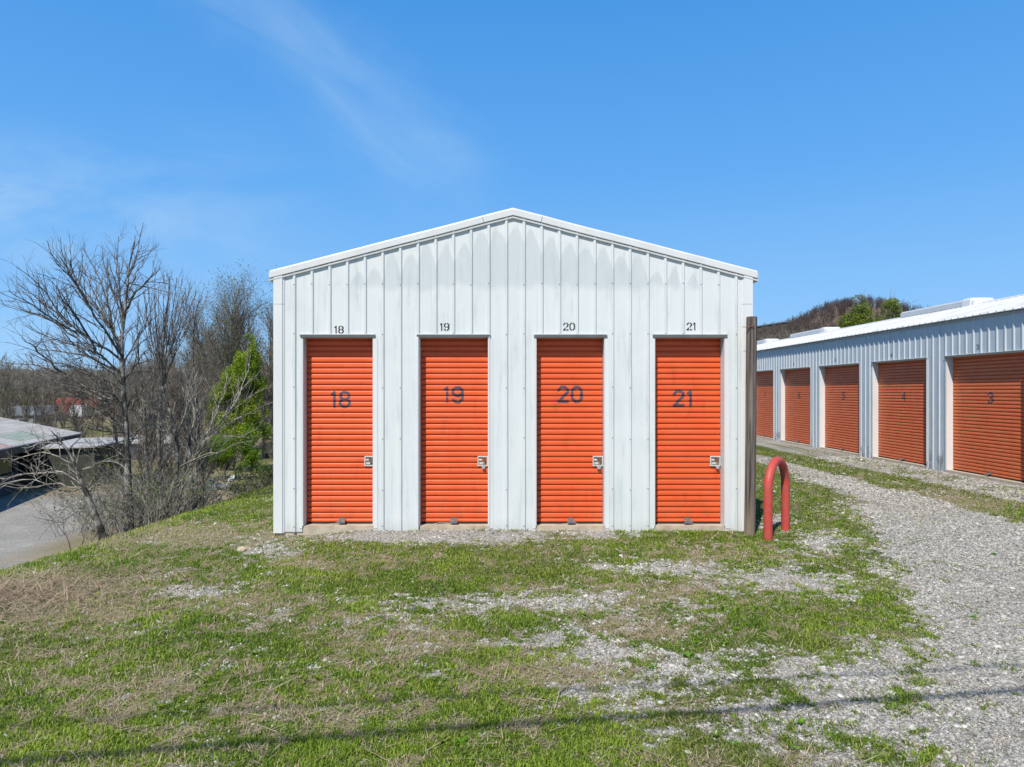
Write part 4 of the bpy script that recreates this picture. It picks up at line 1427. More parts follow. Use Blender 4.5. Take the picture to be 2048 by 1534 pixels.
# ---- tangled brush at the foot of the trees
def thicket(name, label, cx, cy, Y, wpx, hpx, n, bark_m, leaves=0, lc=((0.05, 0.11, 0.01), (0.17, 0.30, 0.03)), lsize=0.022, dY=0.8, twig=0.5):
    base = at(cx, cy, Y)
    gz = float(H(base.x, base.y))
    root = empty(name, (base.x, base.y, gz), label, 'shrub')
    W, Hh = wpx * Y / F, hpx * Y / F
    polys, tips = [], []
    Pt = dict(dens=(4.5, 4.0), t0=(0.2, 0.2), len=(0.38 * twig * 2, 0.2 * twig * 2), r=(0.005, 0.0036), ang=0.8, up=(0.15, 0.1), jit=0.22, curl=0.0)
    for _ in range(n):
        x, y = rnd.uniform(-.5, .5) * W, rnd.uniform(-1, 1) * dY
        zb = float(H(base.x + x, base.y + y)) - gz - 0.05
        top = (base.z - gz) + Hh * rnd.uniform(0.35, 1.0) * (1 - (x / W) ** 2 * 2)
        d = np.array([rnd.gauss(0, .35), rnd.gauss(0, .3), 1.0])
        L = max(0.25, top - zb)
        q = [np.array([x, y, zb])]
        for _k in range(5):
            q.append(q[-1] + unit(d) * L / 5)
            d = d + np.array([rnd.gauss(0, .25), rnd.gauss(0, .25), rnd.gauss(-0.08, .15)])
        q = np.array(q)
        r0 = rnd.uniform(0.005, 0.012)
        rr = np.linspace(r0, 0.004, 6)
        polys.append((q, rr))
        sprout(q, rr, 0, Pt, polys, tips)
    V, Q = tubes_mesh(name, polys, None, 3)
    link('stems', new_mesh('stems', V, [Q], bark_m), root)
    if leaves:
        C = np.array(tips)
        C = C[rg.integers(0, len(C), leaves)] + rg.normal(0, 0.05, (leaves, 3))
        cl_n = fbm(C[:, 0] * 2.4 + 5, C[:, 2] * 2.4 + C[:, 1], 201, 2)
        C = C[cl_n > -0.1]
        V, Q = leaf_arrays(C, rg.uniform(0.6, 1.4, len(C)) * lsize)
        link('foliage', new_mesh('foliage', V, [Q], M['leaf'], colors=np.repeat(lerp3(lc[0], lc[1], rg.random(len(C))), 4, 0)), root)
    return root


thicket('thicket', 'tangled brown brush with a few green leaves at the foot of the tallest tree', 300, 1040, 12.4, 150, 175, 150, M['bark_pale'], 1500)
thicket('thicket', 'low brown thicket on the bank below the three slim trunks', 370, 1020, 13.6, 140, 110, 80, M['bark_pale'], 250)
thicket('shrub', 'dark green brush on the bank beside the left wall of the storage building', 520, 985, 21.0, 70, 75, 110, M['bark_far'], 2600, ((0.03, 0.05, 0.012), (0.10, 0.14, 0.03)), 0.045, 1.8)
thicket('thicket', 'reddish brown bramble below the scrap heap', 450, 1010, 31.0, 95, 42, 70, M['bark_far'], 0, dY=2.0)
thicket('thicket', 'dark tangled brush in front of the lower pale roofed shed', 262, 985, 30, 170, 105, 210, M['bark_far'], 900, ((0.05, 0.06, 0.02), (0.13, 0.15, 0.04)), 0.05, 2.5, twig=0.9)
thicket('thicket', 'brown brush on the slope left of the metal bin', 375, 975, 34, 70, 75, 70, M['bark_far'], 700, ((0.05, 0.08, 0.02), (0.14, 0.2, 0.04)), 0.05, 2.0, twig=0.8)
thicket('sapling', 'thin bare sapling standing alone at the left of the leaning tree', 150, 1085, 10.6, 40, 110, 4, M['bark_dark'], 0, dY=0.2, twig=0.35)


# ---- leafy crowns
def clump_leaves(blobs, n, size, thresh, scale):
    """leaves through the volume of several overlapping lobes, thinned into clumps with gaps between"""
    tot = sum(b_[3] * b_[4] * b_[5] for b_ in blobs)
    out = []
    for x, y, z, a, b_, c in blobs:
        k = int(n * a * b_ * c / tot)
        p = rg.normal(size=(k, 3))
        p /= np.linalg.norm(p, axis=1, keepdims=True)
        p *= (rg.random((k, 1)) ** 0.42)
        out.append(p * [a, b_, c] + [x, y, z])
    C = np.concatenate(out)
    f_ = fbm(C[:, 0] * scale + C[:, 1] * scale * 0.7, C[:, 2] * scale + C[:, 1] * scale * 0.5, 301, 3)
    C = C[f_ > thresh]
    return C, rg.uniform(0.6, 1.4, len(C)) * size


def leafy(name, label, base, trunk_pts, blobs, n, size, c0, c1, thresh=-0.15, scale=0.9, bark_m=None, r0=0.16, cat='tree', twigs=True):
    root = empty(name, tuple(base), label, cat)
    polys, crown = [], []
    for pp, r_ in trunk_pts:
        q = resample(np.array(pp, float), 10)
        rr = r_ * np.linspace(1.05, 0.2, 10)
        polys.append((q, rr))
        if twigs:
            sprout(q, rr, 0, dict(dens=(1.6, 1.6, 1.6), t0=(0.25, 0.15, 0.1), len=(2.2, 1.1, 0.5), r=(0.05, 0.028, 0.018), ang=0.7, up=(0.3, 0.2, 0.1), jit=0.16, curl=0.03), crown)
    V, Q = tubes_mesh(name, polys, None, 6)
    link('trunk', new_mesh('trunk', V, [Q], bark_m or M['bark_dark'], smooth_=True), root)
    if crown:
        V, Q = tubes_mesh(name, crown, None, 3)
        link('branches', new_mesh('branches', V, [Q], bark_m or M['bark_far']), root)
    C, s = clump_leaves(blobs, n, size, thresh, scale)
    V, Q = leaf_arrays(C, s)
    tt = np.clip(0.5 + 0.4 * fbm(C[:, 0] * 0.8, C[:, 2] * 0.8 + C[:, 1], 311, 2) + rg.normal(0, 0.22, len(C)), 0, 1)
    link('crown', new_mesh('crown', V, [Q], M['leaf'], colors=np.repeat(lerp3(c0, c1, tt), 4, 0)), root)
    return root


bz = float(H(-18.8, 50.0))
leafy('leafy_tree', 'bright green cone shaped tree clothed in fresh leaves, left of the storage building', (-18.8, 50, bz),
      [([(0, 0, -.3), (0.1, 0, 3), (0.2, 0, 6), (0.35, 0, 9.4)], 0.16)],
      [(0.35, 0, 9.0, .55, .6, 1.0), (0.25, 0, 7.9, 1.0, 1.0, 1.2), (-0.2, 0, 6.6, 1.45, 1.3, 1.3), (-0.9, 0, 5.4, 1.6, 1.3, 1.3), (0.6, .2, 5.9, 1.2, 1.2, 1.3),
       (-1.6, 0, 4.2, 1.5, 1.1, 1.1), (-1.0, 0, 2.6, 1.5, 1.1, 1.0), (0.8, 0, 2.9, 1.2, 1.0, 1.0), (0.7, 0, 4.4, 1.1, 1.0, 0.9), (-2.0, .3, 3.3, .8, .8, .7)],
      70000, 0.058, (0.085, 0.150, 0.010), (0.36, 0.47, 0.035), -0.24, 0.9)
leafy('leafy_shrub', 'low spreading bright green shrub under the cone shaped tree', (-18.2, 45, float(H(-18.2, 45))),
      [([(0, 0, -.3), (0.05, 0, 0.8), (0.2, 0, 1.6)], 0.10), ([(0, 0, -.2), (-.6, 0, 1.0), (-1.2, .1, 1.7)], 0.06)],
      [(-2.0, .4, 2.6, .8, .7, .7), (2.0, .6, 1.2, .9, .9, .9), (0.2, .8, 1.1, 2.2, .9, 1.0), (1.5, .6, 3.0, .8, .8, .6), (-1.2, 0, 1.5, .9, .8, .45), (0.3, 0, 1.9, 1.2, 1.0, .55), (1.3, 0, 1.6, .9, .9, .6), (-.4, 0, 2.5, 1.0, .9, .5), (0.9, .3, 2.4, .9, .9, .6)],
      30000, 0.052, (0.05, 0.11, 0.008), (0.25, 0.40, 0.025), -0.12, 1.1, cat='shrub')
gxp = (1738 - VX) * 56 / F
bt = leafy('leafy_tree', 'budding yellow green tree rising behind the roof of the long storage building', (gxp, 56, 0),
      [([(0, 0, -.3), (0.1, 0, 3), (-.2, 0, 6), (-.6, 0, 8.9)], 0.2), ([(0, 0, 1.5), (.9, .2, 4.5), (1.5, 0, 7), (1.7, 0, 8.6)], 0.13), ([(0, 0, 1.5), (-1.4, 0, 4.0), (-2.4, 0, 6)], 0.12), ([(0, 0, 2), (1.8, .2, 4.4), (3.0, 0, 6.6)], 0.10)],
      [(-.5, 0, 8.2, .85, .9, .9), (-.6, 0, 8.5, .7, .8, .7), (.1, 0, 7.4, 1.0, .9, .7), (1.5, 0, 8.0, .65, .7, .85), (1.6, 0, 8.3, .5, .6, .6), (1.9, 0, 7.2, .7, .7, .6), (-.9, 0, 6.9, 1.2, 1.0, .9), (1.0, 0, 6.2, 1.6, 1.2, .9), (-2.2, 0, 5.9, 1.0, .9, .8), (2.6, .2, 6.0, .9, .9, .7),
       (-3.2, 0, 5.2, 1.0, .9, .8), (0, 0, 5.0, 2.4, 1.5, 1.2), (-1.6, 0, 5.6, .9, .8, .7)],
      34000, 0.07, (0.09, 0.13, 0.015), (0.27, 0.33, 0.045), -0.10, 1.3)
bt.scale = (1.22, 1.1, 1.05)


# ---- bare trees farther off: four built once, then copied
def grow_bare(h, seed, spread, levels=3, dens=1.0):
    rs = rnd.getstate()
    rnd.seed(seed)
    tr, cr, tips = [], [], []
    q = [np.array([0, 0, -0.3])]
    d = np.array([0, 0, 1.0])
    for i in range(9):
        q.append(q[-1] + d * h * 0.92 / 9)
        d = unit(d + np.array([rnd.gauss(0, .05), rnd.gauss(0, .05), .1]))
    q = np.array(q)
    rr = h * 0.012 * np.linspace(1, 0.15, 10)
    tr.append((q, rr))
    P = dict(dens=(2.6 * dens, 2.4 * dens, 2.6 * dens)[:levels], t0=(0.22, 0.15, 0.1), len=(h * spread, h * spread * 0.42, h * spread * 0.2), r=(0.045, 0.024, 0.015), ang=0.62, up=(0.45, 0.3, 0.2), jit=0.13, curl=0.06)
    sprout(q, rr, 0, P, cr, tips)
    rnd.setstate(rs)
    return tr, cr, np.array(tips)


def bare_proto(h, seed, spread, label, bark_m, buds=None):
    tr, cr, tips = grow_bare(h, seed, spread, 3, 1.35)
    root = empty('bare_tree', (0, 0, 0), label, 'tree')
    V, Q = tubes_mesh('t', tr, None, 6)
    link('trunk', new_mesh('trunk', V, [Q], bark_m, smooth_=True), root)
    V, Q = tubes_mesh('c', cr, None, 3)
    link('crown', new_mesh('crown', V, [Q], bark_m), root)
    if buds:
        C = tips[rg.random(len(tips)) < buds[0]]
        C = np.repeat(C, 2, 0) + rg.normal(0, 0.12, (2 * len(C), 3))
        V, Q = leaf_arrays(C, rg.uniform(0.6, 1.4, len(C)) * buds[1])
        link('foliage', new_mesh('foliage', V, [Q], M['leaf'], colors=np.repeat(lerp3(buds[2], buds[3], rg.random(len(C))), 4, 0)), root)
    return root


def place(root, first, px, Y, top_py, h, label, group, rz):
    if not first:
        c = root.copy()
        col.objects.link(c)
        for ch in root.children:
            k = ch.copy()
            col.objects.link(k)
            k.parent = c
        root = c
    x = (px - VX) * Y / F
    gz = float(H(x, Y))
    s = (CAMZ + (VY - top_py) * Y / F - gz) / (h * 0.95)
    root.location = (x, Y, gz)
    root.scale = (s, s, s)
    root.rotation_euler = (0, 0, rz)
    root['label'] = label
    if group:
        root['group'] = group
    return root


OL0, OL1 = (0.11, 0.12, 0.035), (0.24, 0.24, 0.08)
pr_a = bare_proto(13, 5, 0.40, 'x', M['bark_far'], (0.8, 0.05, OL0, OL1))
pr_b = bare_proto(11, 9, 0.30, 'x', M['bark_far'])
pr_c = bare_proto(11, 14, 0.27, 'x', M['bark_far'], (0.5, 0.06, (0.12, 0.13, 0.035), (0.25, 0.25, 0.08)))
place(pr_a, True, 462, 57, 592, 13, "tall tree with olive buds, crown just left of the green cone shaped tree's tip", None, 0.4)
place(pr_a, False, 528, 60, 588, 13, 'tall tree with olive buds whose crown touches the left edge of the storage building', None, 2.3)
place(pr_a, False, 497, 66, 603, 13, 'slender budding tree straight above the tip of the green cone shaped tree', None, 4.1)
place(pr_a, False, 437, 62, 628, 13, 'smaller olive budded tree well left of the green cone shaped tree', None, 5.2)
LB, GB = 'bare grey brown tree in the thicket beyond the lower lot', 'bare trees beyond the lower lot'
LC, GC = 'tree with pale yellow buds in the thicket beyond the lower lot', 'budding trees beyond the lower lot'
fb, fc = True, True
LD, GD = 'bare tree with fine twigs rising from the foot of the grass bank', 'bare trees at the foot of the bank'
for px, Y, ty, kind in ((425, 58, 645, 'b'), (395, 66, 690, 'b'), (350, 72, 700, 'b'), (300, 64, 712, 'b'), (262, 78, 722, 'b'), (205, 70, 738, 'c'), (165, 84, 735, 'b'), (128, 72, 745, 'c'),
                        (92, 66, 752, 'b'), (52, 74, 742, 'c'), (14, 63, 728, 'c'), (-22, 70, 735, 'b'), (232, 90, 735, 'c'), (330, 86, 722, 'c'), (445, 80, 668, 'b'), (512, 76, 655, 'b'), (546, 64, 640, 'b'), (365, 25, 690, 'd'), (400, 27, 720, 'd'), (295, 24, 700, 'd'), (330, 26, 730, 'd'), (112, 80, 752, 'b'), (185, 77, 748, 'c'), (150, 69, 765, 'b'), (70, 82, 745, 'b'), (240, 66, 770, 'b')):
    if kind in 'bd':
        place(pr_b, fb, px, Y, ty, 11, LB if kind == 'b' else LD, GB if kind == 'b' else GD, rnd.uniform(0, 6.28))
        fb = False
    else:
        place(pr_c, fc, px, Y, ty, 11, LC, GC, rnd.uniform(0, 6.28))
        fc = False


# ---- woods that read as one mass
def dome(seed, twigs, tall):
    """a leafless crown seen from far off: a short trunk and a domed cloud of twigs pointing up and out"""
    r_ = np.random.default_rng(seed)
    p = r_.normal(size=(twigs, 3))
    p /= np.linalg.norm(p, axis=1, keepdims=True)
    p *= r_.random((twigs, 1)) ** 0.4
    lump = 1 + 0.25 * np.sin(p[:, :1] * 5 + seed) * np.cos(p[:, 2:] * 4)
    c = p * lump * np.array([3.0, 3.0, 10 - tall]) * np.array([1, 1, 0.5]) + np.array([0, 0, (10 + tall) / 2])
    d = p * np.array([1, 1, 0.5]) + np.array([0, 0, 0.9]) + r_.normal(0, 0.35, (twigs, 3))
    d /= np.linalg.norm(d, axis=1, keepdims=True)
    L = r_.uniform(0.6, 1.7, (twigs, 1))
    P = np.stack([c - d * L * 0.5, c + r_.normal(0, 0.08, (twigs, 3)), c + d * L * 0.5], 1)
    Rd = r_.uniform(0.03, 0.055, (twigs, 1)) * np.array([[1.0, 0.8, 0.35]])
    n = max(6, twigs // 8)
    st = np.zeros((n, 3, 3))
    st[:, 0] = r_.normal(0, 0.12, (n, 3)) * [1, 1, 0]
    st[:, 0, 2] = -0.4
    st[:, 2] = c[:n]
    st[:, 1] = st[:, 0] * 0.4 + st[:, 2] * 0.6 * np.array([0.7, 0.7, 0.8])
    return np.concatenate([P, st]), np.concatenate([Rd, np.tile([[0.13, 0.08, 0.03]], (n, 1))])


def forest(name, label, P3, hts, bark_m, seeds, twigs, tall=2.5, leafc=None, leaf_n=0, leaf_s=0.3, thick=1.0):
    tpl = [dome(s, twigs, tall) for s in seeds]
    tpl = [tube_arrays(p, r_ * thick, 3) for p, r_ in tpl]
    vs, qs, n = [], [], 0
    for i, (p, h) in enumerate(zip(P3, hts)):
        V, Q = tpl[i % len(tpl)]
        a = rg.uniform(0, 6.28)
        c, s = math.cos(a), math.sin(a)
        k = h / 10
        kw_ = k * rg.uniform(0.85, 1.35)
        vs.append(np.stack([(V[:, 0] * c - V[:, 1] * s) * kw_, (V[:, 0] * s + V[:, 1] * c) * kw_, V[:, 2] * k], 1) + p)
        qs.append(Q + n)
        n += len(V)
    o = link(name, new_mesh(name, np.concatenate(vs), [np.concatenate(qs)], bark_m))
    tag(o, label, 'woods', kind='stuff')
    if leaf_n:
        i = rg.integers(0, len(P3), leaf_n)
        C = P3[i] + np.stack([rg.normal(0, 1, leaf_n) * hts[i] * 0.16, rg.normal(0, 1, leaf_n) * hts[i] * 0.16, hts[i] * rg.uniform(0.15, 0.95, leaf_n)], 1)
        V, Q = leaf_arrays(C, rg.uniform(0.5, 1.5, leaf_n) * leaf_s)
        link('foliage', new_mesh('foliage', V, [Q], M['leaf'], colors=np.repeat(lerp3(leafc[0], leafc[1], rg.random(leaf_n)), 4, 0)), o)
    return o


nW = 420
yW = np.concatenate([rg.uniform(98, 175, nW - 140), rg.uniform(92, 130, 140)])
pxW = rg.uniform(-160, 580, nW)
hW = np.concatenate([rg.uniform(6.5, 10.5, nW - 140), rg.uniform(2.0, 4.0, 140)])
ok_ = ~((pxW > 20) & (pxW < 235) & (yW < 122))
yW, pxW, hW = yW[ok_], pxW[ok_], hW[ok_]
xW = (pxW - VX) * yW / F
nB = 190
xW = np.concatenate([xW, rg.uniform(-45, 14, nB)])
yW = np.concatenate([yW, rg.uniform(62, 140, nB)])
hW = np.concatenate([hW, rg.uniform(5.5, 9.5, nB)])
kp = ~((xW < -17) & (yW < 96))
xW, yW, hW = xW[kp], yW[kp], hW[kp]
forest('woodland', 'bare grey brown wood that closes the view beyond the lower lot', np.stack([xW, yW, H(xW, yW)], 1), hW, M['bark_hazed'], (31, 32, 33, 34), 230, 2.0,
       ((0.10, 0.10, 0.035), (0.24, 0.22, 0.085)), 14000, 0.13, 0.8)
nU = 230
yU = rg.uniform(50, 90, nU)
pxU = rg.uniform(-120, 560, nU)
xU = (pxU - VX) * yU / F
ok_ = ~((xU < -21) & (yU < 64)) & ~((np.abs(pxU - 125) < 110) & (yU > 66) & (rg.random(nU) < 0.6))
xU, yU = xU[ok_], yU[ok_]
forest('underbrush', 'low bare brush and saplings below the trees beyond the lower lot', np.stack([xU, yU, H(xU, yU)], 1), rg.uniform(1.2, 3.2, len(xU)), M['bark_far'], (61, 62, 63), 200, 0.6,
       ((0.06, 0.08, 0.02), (0.17, 0.19, 0.06)), 3500, 0.07, 1.0)

# ------------------------------------------------------------------ the wooded hill at the right, hills at the left
RID = np.array([(1380, 690), (1500, 670), (1515, 669), (1560, 663), (1600, 645), (1640, 622), (1662, 616), (1685, 620), (1705, 635), (1728, 665), (1755, 708), (1790, 735), (1850, 750), (1950, 758), (2150, 762), (2600, 770)], float)
YH = 330.0


def hill_z(x, y):
    px = VX + F * x / YH
    r_ = CAMZ + (VY - np.interp(px, RID[:, 0], RID[:, 1])) * YH / F
    r_ = r_ * smooth(1150, 1420, px)
    return -0.5 + r_ * np.exp(-np.abs((y - YH) / np.where(y < YH, 125, 200)) ** 2.2) + 1.2 * fbm(x * 0.03, y * 0.03, 401, 3)


hx = np.linspace(20, 420, 90)
hy = np.linspace(110, 640, 80)
HX, HY = np.meshgrid(hx, hy)
hX, hY = HX.ravel(), HY.ravel()
ih = np.arange(len(hX)).reshape(HX.shape)
hq = np.stack([ih[:-1, :-1], ih[:-1, 1:], ih[1:, 1:], ih[1:, :-1]], -1).reshape(-1, 4)
M['leaf_litter'] = noisy('leaf_litter', (0.10, 0.078, 0.06), (0.165, 0.13, 0.098), 0.15, 0.95, 0.1)
tag(link('hill', new_mesh('hill', np.stack([hX, hY, hill_z(hX, hY)], 1), [hq], M['leaf_litter'], smooth_=True)), kind='structure')
nH = 2300
yH = np.concatenate([rg.uniform(150, 345, nH - 400), rg.uniform(315, 336, 400)])
pH = rg.uniform(1440, 1960, nH)
xH = (pH - VX) * yH / F
forest('wooded_hillside', 'brown leafless wood covering the hill beyond the long storage building', np.stack([xH, yH, hill_z(xH, yH)], 1), rg.uniform(3.0, 5.0, nH), M['bark_hill'], (41, 42, 43, 44), 62, 2.2,
       ((0.07, 0.068, 0.04), (0.15, 0.14, 0.07)), 2500, 0.35, 2.2)
nN = 70
yN = rg.uniform(62, 100, nN)
pN = rg.uniform(1505, 1800, nN)
xN = (pN - VX) * yN / F
forest('brushwood', 'grey green scrub behind the roof of the long storage building', np.stack([xN, yN, np.zeros(nN)], 1), rg.uniform(5.0, 6.8, nN) * np.clip(yN / 80, 0.85, 1.25), M['bark_far'], (51, 52, 53), 230, 0.8,
       ((0.045, 0.055, 0.022), (0.11, 0.12, 0.05)), 2500, 0.20)
nS = 90
yS = rg.uniform(180, 292, nS)
pS = rg.uniform(1490, 1625, nS)
xS = (pS - VX) * yS / F
zS = hill_z(xS, yS)
tS = CAMZ + (VY - np.interp(pS, [1490, 1530, 1580, 1625], [661, 657, 649, 640]) - rg.uniform(-2, 16, nS)) * yS / F
forest('scrub', 'grey brown scrub trees on the slope below the hillside building', np.stack([xS, yS, zS], 1), np.clip((tS - zS) / 1.12, 2.0, 10), M['bark_far'], (71, 72, 73), 150, 1.5,
       ((0.06, 0.065, 0.035), (0.13, 0.13, 0.06)), 3000, 0.28, 1.6)
lx = np.linspace(-1100, 60, 120)
ly = np.linspace(420, 800, 20)
LX, LY = np.meshgrid(lx, ly)
lX, lY = LX.ravel(), LY.ravel()
il = np.arange(len(lX)).reshape(LX.shape)
lq = np.stack([il[:-1, :-1], il[:-1, 1:], il[1:, 1:], il[1:, :-1]], -1).reshape(-1, 4)
lZ = -5 + (24 + 7 * fbm(lX * 0.006, lY * 0.004, 411, 4) + 2.0 * fbm(lX * 0.06, lY * 0.06, 421, 3)) * np.exp(-((lY - 610) / 130) ** 2)
M['far_woods'] = noisy('far_woods', (0.12, 0.13, 0.13), (0.17, 0.17, 0.155), 0.05, 0.95, 0.1)
tag(link('hills', new_mesh('hills', np.stack([lX, lY, lZ], 1), [lq], M['far_woods'], smooth_=True)), kind='structure')

# ------------------------------------------------------------------ sheds, houses and vans down at the left
M['old_roof'] = noisy('patched_old_roof', (0.50, 0.49, 0.465), (0.34, 0.32, 0.29), 0.8, 0.5, 0.3, (0.3, 3, 3))
M['red_roof'] = noisy('red_roof_patch', (0.32, 0.085, 0.07), (0.50, 0.40, 0.36), 2.2, 0.6, 0.2, (0.5, 4, 1))
M['green_roof'] = noisy('green_roof_patch', (0.16, 0.26, 0.17), (0.30, 0.36, 0.29), 2.0, 0.6, 0.2)
M['dark_wall'] = noisy('dark_board_wall', (0.055, 0.06, 0.075), (0.10, 0.10, 0.11), 3, 0.8, 0.2, (4, 4, 0.4))
M['ochre'] = noisy('ochre_board', (0.22, 0.165, 0.055), (0.15, 0.12, 0.05), 2, 0.8)
M['olive_wall'] = noisy('olive_sheet_wall', (0.032, 0.035, 0.027), (0.072, 0.075, 0.057), 2.5, 0.8, 0.2, (5, 5, 0.5))
M['fascia'] = noisy('grey_fascia', (0.11, 0.10, 0.09), (0.065, 0.06, 0.052), 3, 0.8)
A = np.array([-27.6, 38.0])
dv = unit(np.array([-0.293, 0.956]))
nv = np.array([-dv[1], dv[0]])                              # to the left, away from us
shed = empty('shed', (A[0], A[1], -4.0), 'old open fronted shed with a patched white and red metal roof in the lower lot', 'shed', rz=math.atan2(dv[1], dv[0]))
# local: x along the eave (away from the camera), y to the left, z up from the lot
EZ = 2.74
mb = MB()
x0, x1 = -10.0, 13.6
mb.add([(x0, -0.5, EZ), (x1, -0.5, EZ), (x1, 5.2, EZ + 1.35), (x0, 5.2, EZ + 1.35), (x0, -0.5, EZ - .06), (x1, -0.5, EZ - .06), (x1, 5.2, EZ + 1.29), (x0, 5.2, EZ + 1.29)], [(0, 1, 2, 3), (4, 7, 6, 5), (0, 4, 5, 1), (1, 5, 6, 2)], mi=0)
mb.add([(x0, 5.2, EZ + 1.35), (x1, 5.2, EZ + 1.35), (x1, 10.4, EZ), (x0, 10.4, EZ)], [(0, 1, 2, 3)], mi=0)


def patch(xa, xb, ya, yb, mi):
    zf = lambda y: EZ + 1.35 * (y + 0.5) / 5.7 + 0.012
    mb.add([(xa, ya, zf(ya)), (xb, ya, zf(ya)), (xb, yb, zf(yb)), (xa, yb, zf(yb))], [(0, 1, 2, 3)], mi=mi)


patch(-6, 0.6, -0.45, 0.35, 1)
patch(-6, 1.4, 0.75, 1.25, 1)
patch(-6, -0.2, 1.7, 2.2, 1)
patch(3.2, 8.0, 0.05, 1.4, 2)
for k in range(40):
    x_ = x0 + 0.3 + k * 0.6
    if x_ < x1:
        mb.add([(x_, -0.5, EZ + .004), (x_ + .05, -0.5, EZ + .004), (x_ + .05, 5.2, EZ + 1.354), (x_, 5.2, EZ + 1.354), (x_ + .025, -0.5, EZ + .03), (x_ + .025, 5.2, EZ + 1.38)], [(0, 4, 5, 3), (4, 1, 2, 5)], mi=0)
mb.build('roof', [M['old_roof'], M['red_roof'], M['green_roof']], shed)
mb = MB()
mb.box(x0, x1, -0.53, -0.505, EZ - 0.42, EZ - 0.065)
mb.build('fascia', M['fascia'], shed)
mb = MB()
mb.box(x0, 13.4, 4.9, 5.1, 0, EZ + 1.2)
mb.box(13.2, 13.4, 0.02, 4.9, 0, EZ - 0.05)
mb.box(x0, 2.2, 0.0, 0.15, 0, 1.15)
mb.build('wall', M['dark_wall'], shed)
mb = MB()
mb.box(x0, 1.6, -0.02, 0.10, 1.25, EZ - 0.10)
mb.build('panel', M['ochre'], shed)
for x_ in (2.3, 6.0, 9.8, 13.25):
    mb = MB()
    mb.box(x_, x_ + 0.16, -0.04, 0.14, 0, EZ - 0.08)
    mb.add([(x_ + .02, -0.02, EZ - 0.9), (x_ + .12, -0.02, EZ - 0.9), (x_ - 0.6, -0.02, EZ - 0.12), (x_ - 0.72, -0.02, EZ - 0.12), (x_ + .02, 0.06, EZ - 0.9), (x_ + .12, 0.06, EZ - 0.9), (x_ - 0.6, 0.06, EZ - 0.12), (x_ - 0.72, 0.06, EZ - 0.12)], [(0, 1, 2, 3), (4, 7, 6, 5), (0, 4, 5, 1), (2, 6, 7, 3), (1, 5, 6, 2), (3, 7, 4, 0)])
    mb.build('post', M['dark_wall'], shed)

lean = empty('lean_to', (-26.9, 44.5, -4.2), 'lower shed with a pale flat roof beyond the open fronted shed', 'shed')
mb = MB()
mb.add([(-2.3, -2.3, 2.58), (2.3, -2.3, 2.66), (2.8, 2.3, 2.95), (-2.2, 2.3, 2.86)] + [(-2.3, -2.3, 2.50), (2.3, -2.3, 2.58), (2.8, 2.3, 2.87), (-2.2, 2.3, 2.78)], [(0, 1, 2, 3), (4, 7, 6, 5), (0, 4, 5, 1), (1, 5, 6, 2), (2, 6, 7, 3), (3, 7, 4, 0)])
mb.build('roof', M['old_roof'], lean)
mb = MB()
mb.box(-2.1, 2.1, -2.0, 2.0, -0.1, 2.53)
mb.build('wall', M['olive_wall'], lean)

lean.scale = (0.86, 1, 1)

low = empty('low_shed', at(340, 890, 60).xy.to_3d() + Vector((0, 0, -4)), 'long low shed with a whitish roof seen through the trunks', 'shed')
mb = MB()
mb.add([(-3.6, -1.5, 1.45), (3.6, -1.5, 1.45), (3.6, 1.5, 1.95), (-3.6, 1.5, 1.95), (-3.6, -1.5, 1.38), (3.6, -1.5, 1.38), (3.6, 1.5, 1.88), (-3.6, 1.5, 1.88)], [(0, 1, 2, 3), (4, 7, 6, 5), (0, 4, 5, 1), (1, 5, 6, 2), (2, 6, 7, 3), (3, 7, 4, 0)])
mb.build('roof', M['old_roof'], low)
mb = MB()
mb.box(-3.4, 3.4, -1.3, 1.3, -0.1, 1.37)
mb.build('wall', M['dark_wall'], low)


def cottage(name, label, cx, Y, wpx, z_eave, z_top, depth, wallm, roofm, hip, cat, windows=2):
    x = (cx - VX) * Y / F
    gz = float(H(x, Y))
    W = wpx * Y / F / 2
    r_ = empty(name, (x, Y, gz), label, cat)
    ze, zt = z_eave - gz, z_top - gz
    mb = MB()
    mb.box(-W * 0.94, W * 0.94, -depth / 2 + .3, depth / 2 - .3, -0.2, ze - 0.02)
    wl = mb.build('wall', wallm, r_)
    mb = MB()
    h_ = W * hip
    D2 = depth / 2
    mb.add([(-W, -D2, ze), (W, -D2, ze), (W, D2, ze), (-W, D2, ze), (-h_, 0, zt), (h_, 0, zt)], [(0, 1, 5, 4), (2, 3, 4, 5), (0, 3, 2, 1)], [(1, 2, 5), (3, 0, 4)])
    mb.build('roof', roofm, r_)
    for k in range(windows):
        mb = MB()
        wx_ = W * (-0.5 + k * 1.0 / max(1, windows - 1))
        mb.box(wx_ - 0.45, wx_ + 0.45, -depth / 2 + .26, -depth / 2 + .31, ze - 1.5, ze - 0.5)
        mb.build('window', M['gap'], r_)
    return r_


M['slate'] = noisy('grey_shingle_roof', (0.17, 0.19, 0.21), (0.11, 0.125, 0.14), 1.5, 0.8)
M['pale_wall'] = noisy('pale_siding', (0.30, 0.30, 0.29), (0.2, 0.2, 0.2), 1.0, 0.8)
M['red_sheet'] = noisy('red_sheet_metal', (0.38, 0.06, 0.05), (0.26, 0.05, 0.045), 0.6, 0.6, 0.3, (4, 1, 1))
cottage('house', 'small house with a grey hipped roof beyond the open fronted shed', 55, 95, 92, -1.4, -0.15, 7, M['pale_wall'], M['slate'], 0.45, 'house')
cottage('barn', 'red metal barn showing through the bare trees', 162, 112, 92, -1.9, 0.75, 8, M['red_sheet'], M['red_sheet'], 0.96, 'barn', 1)

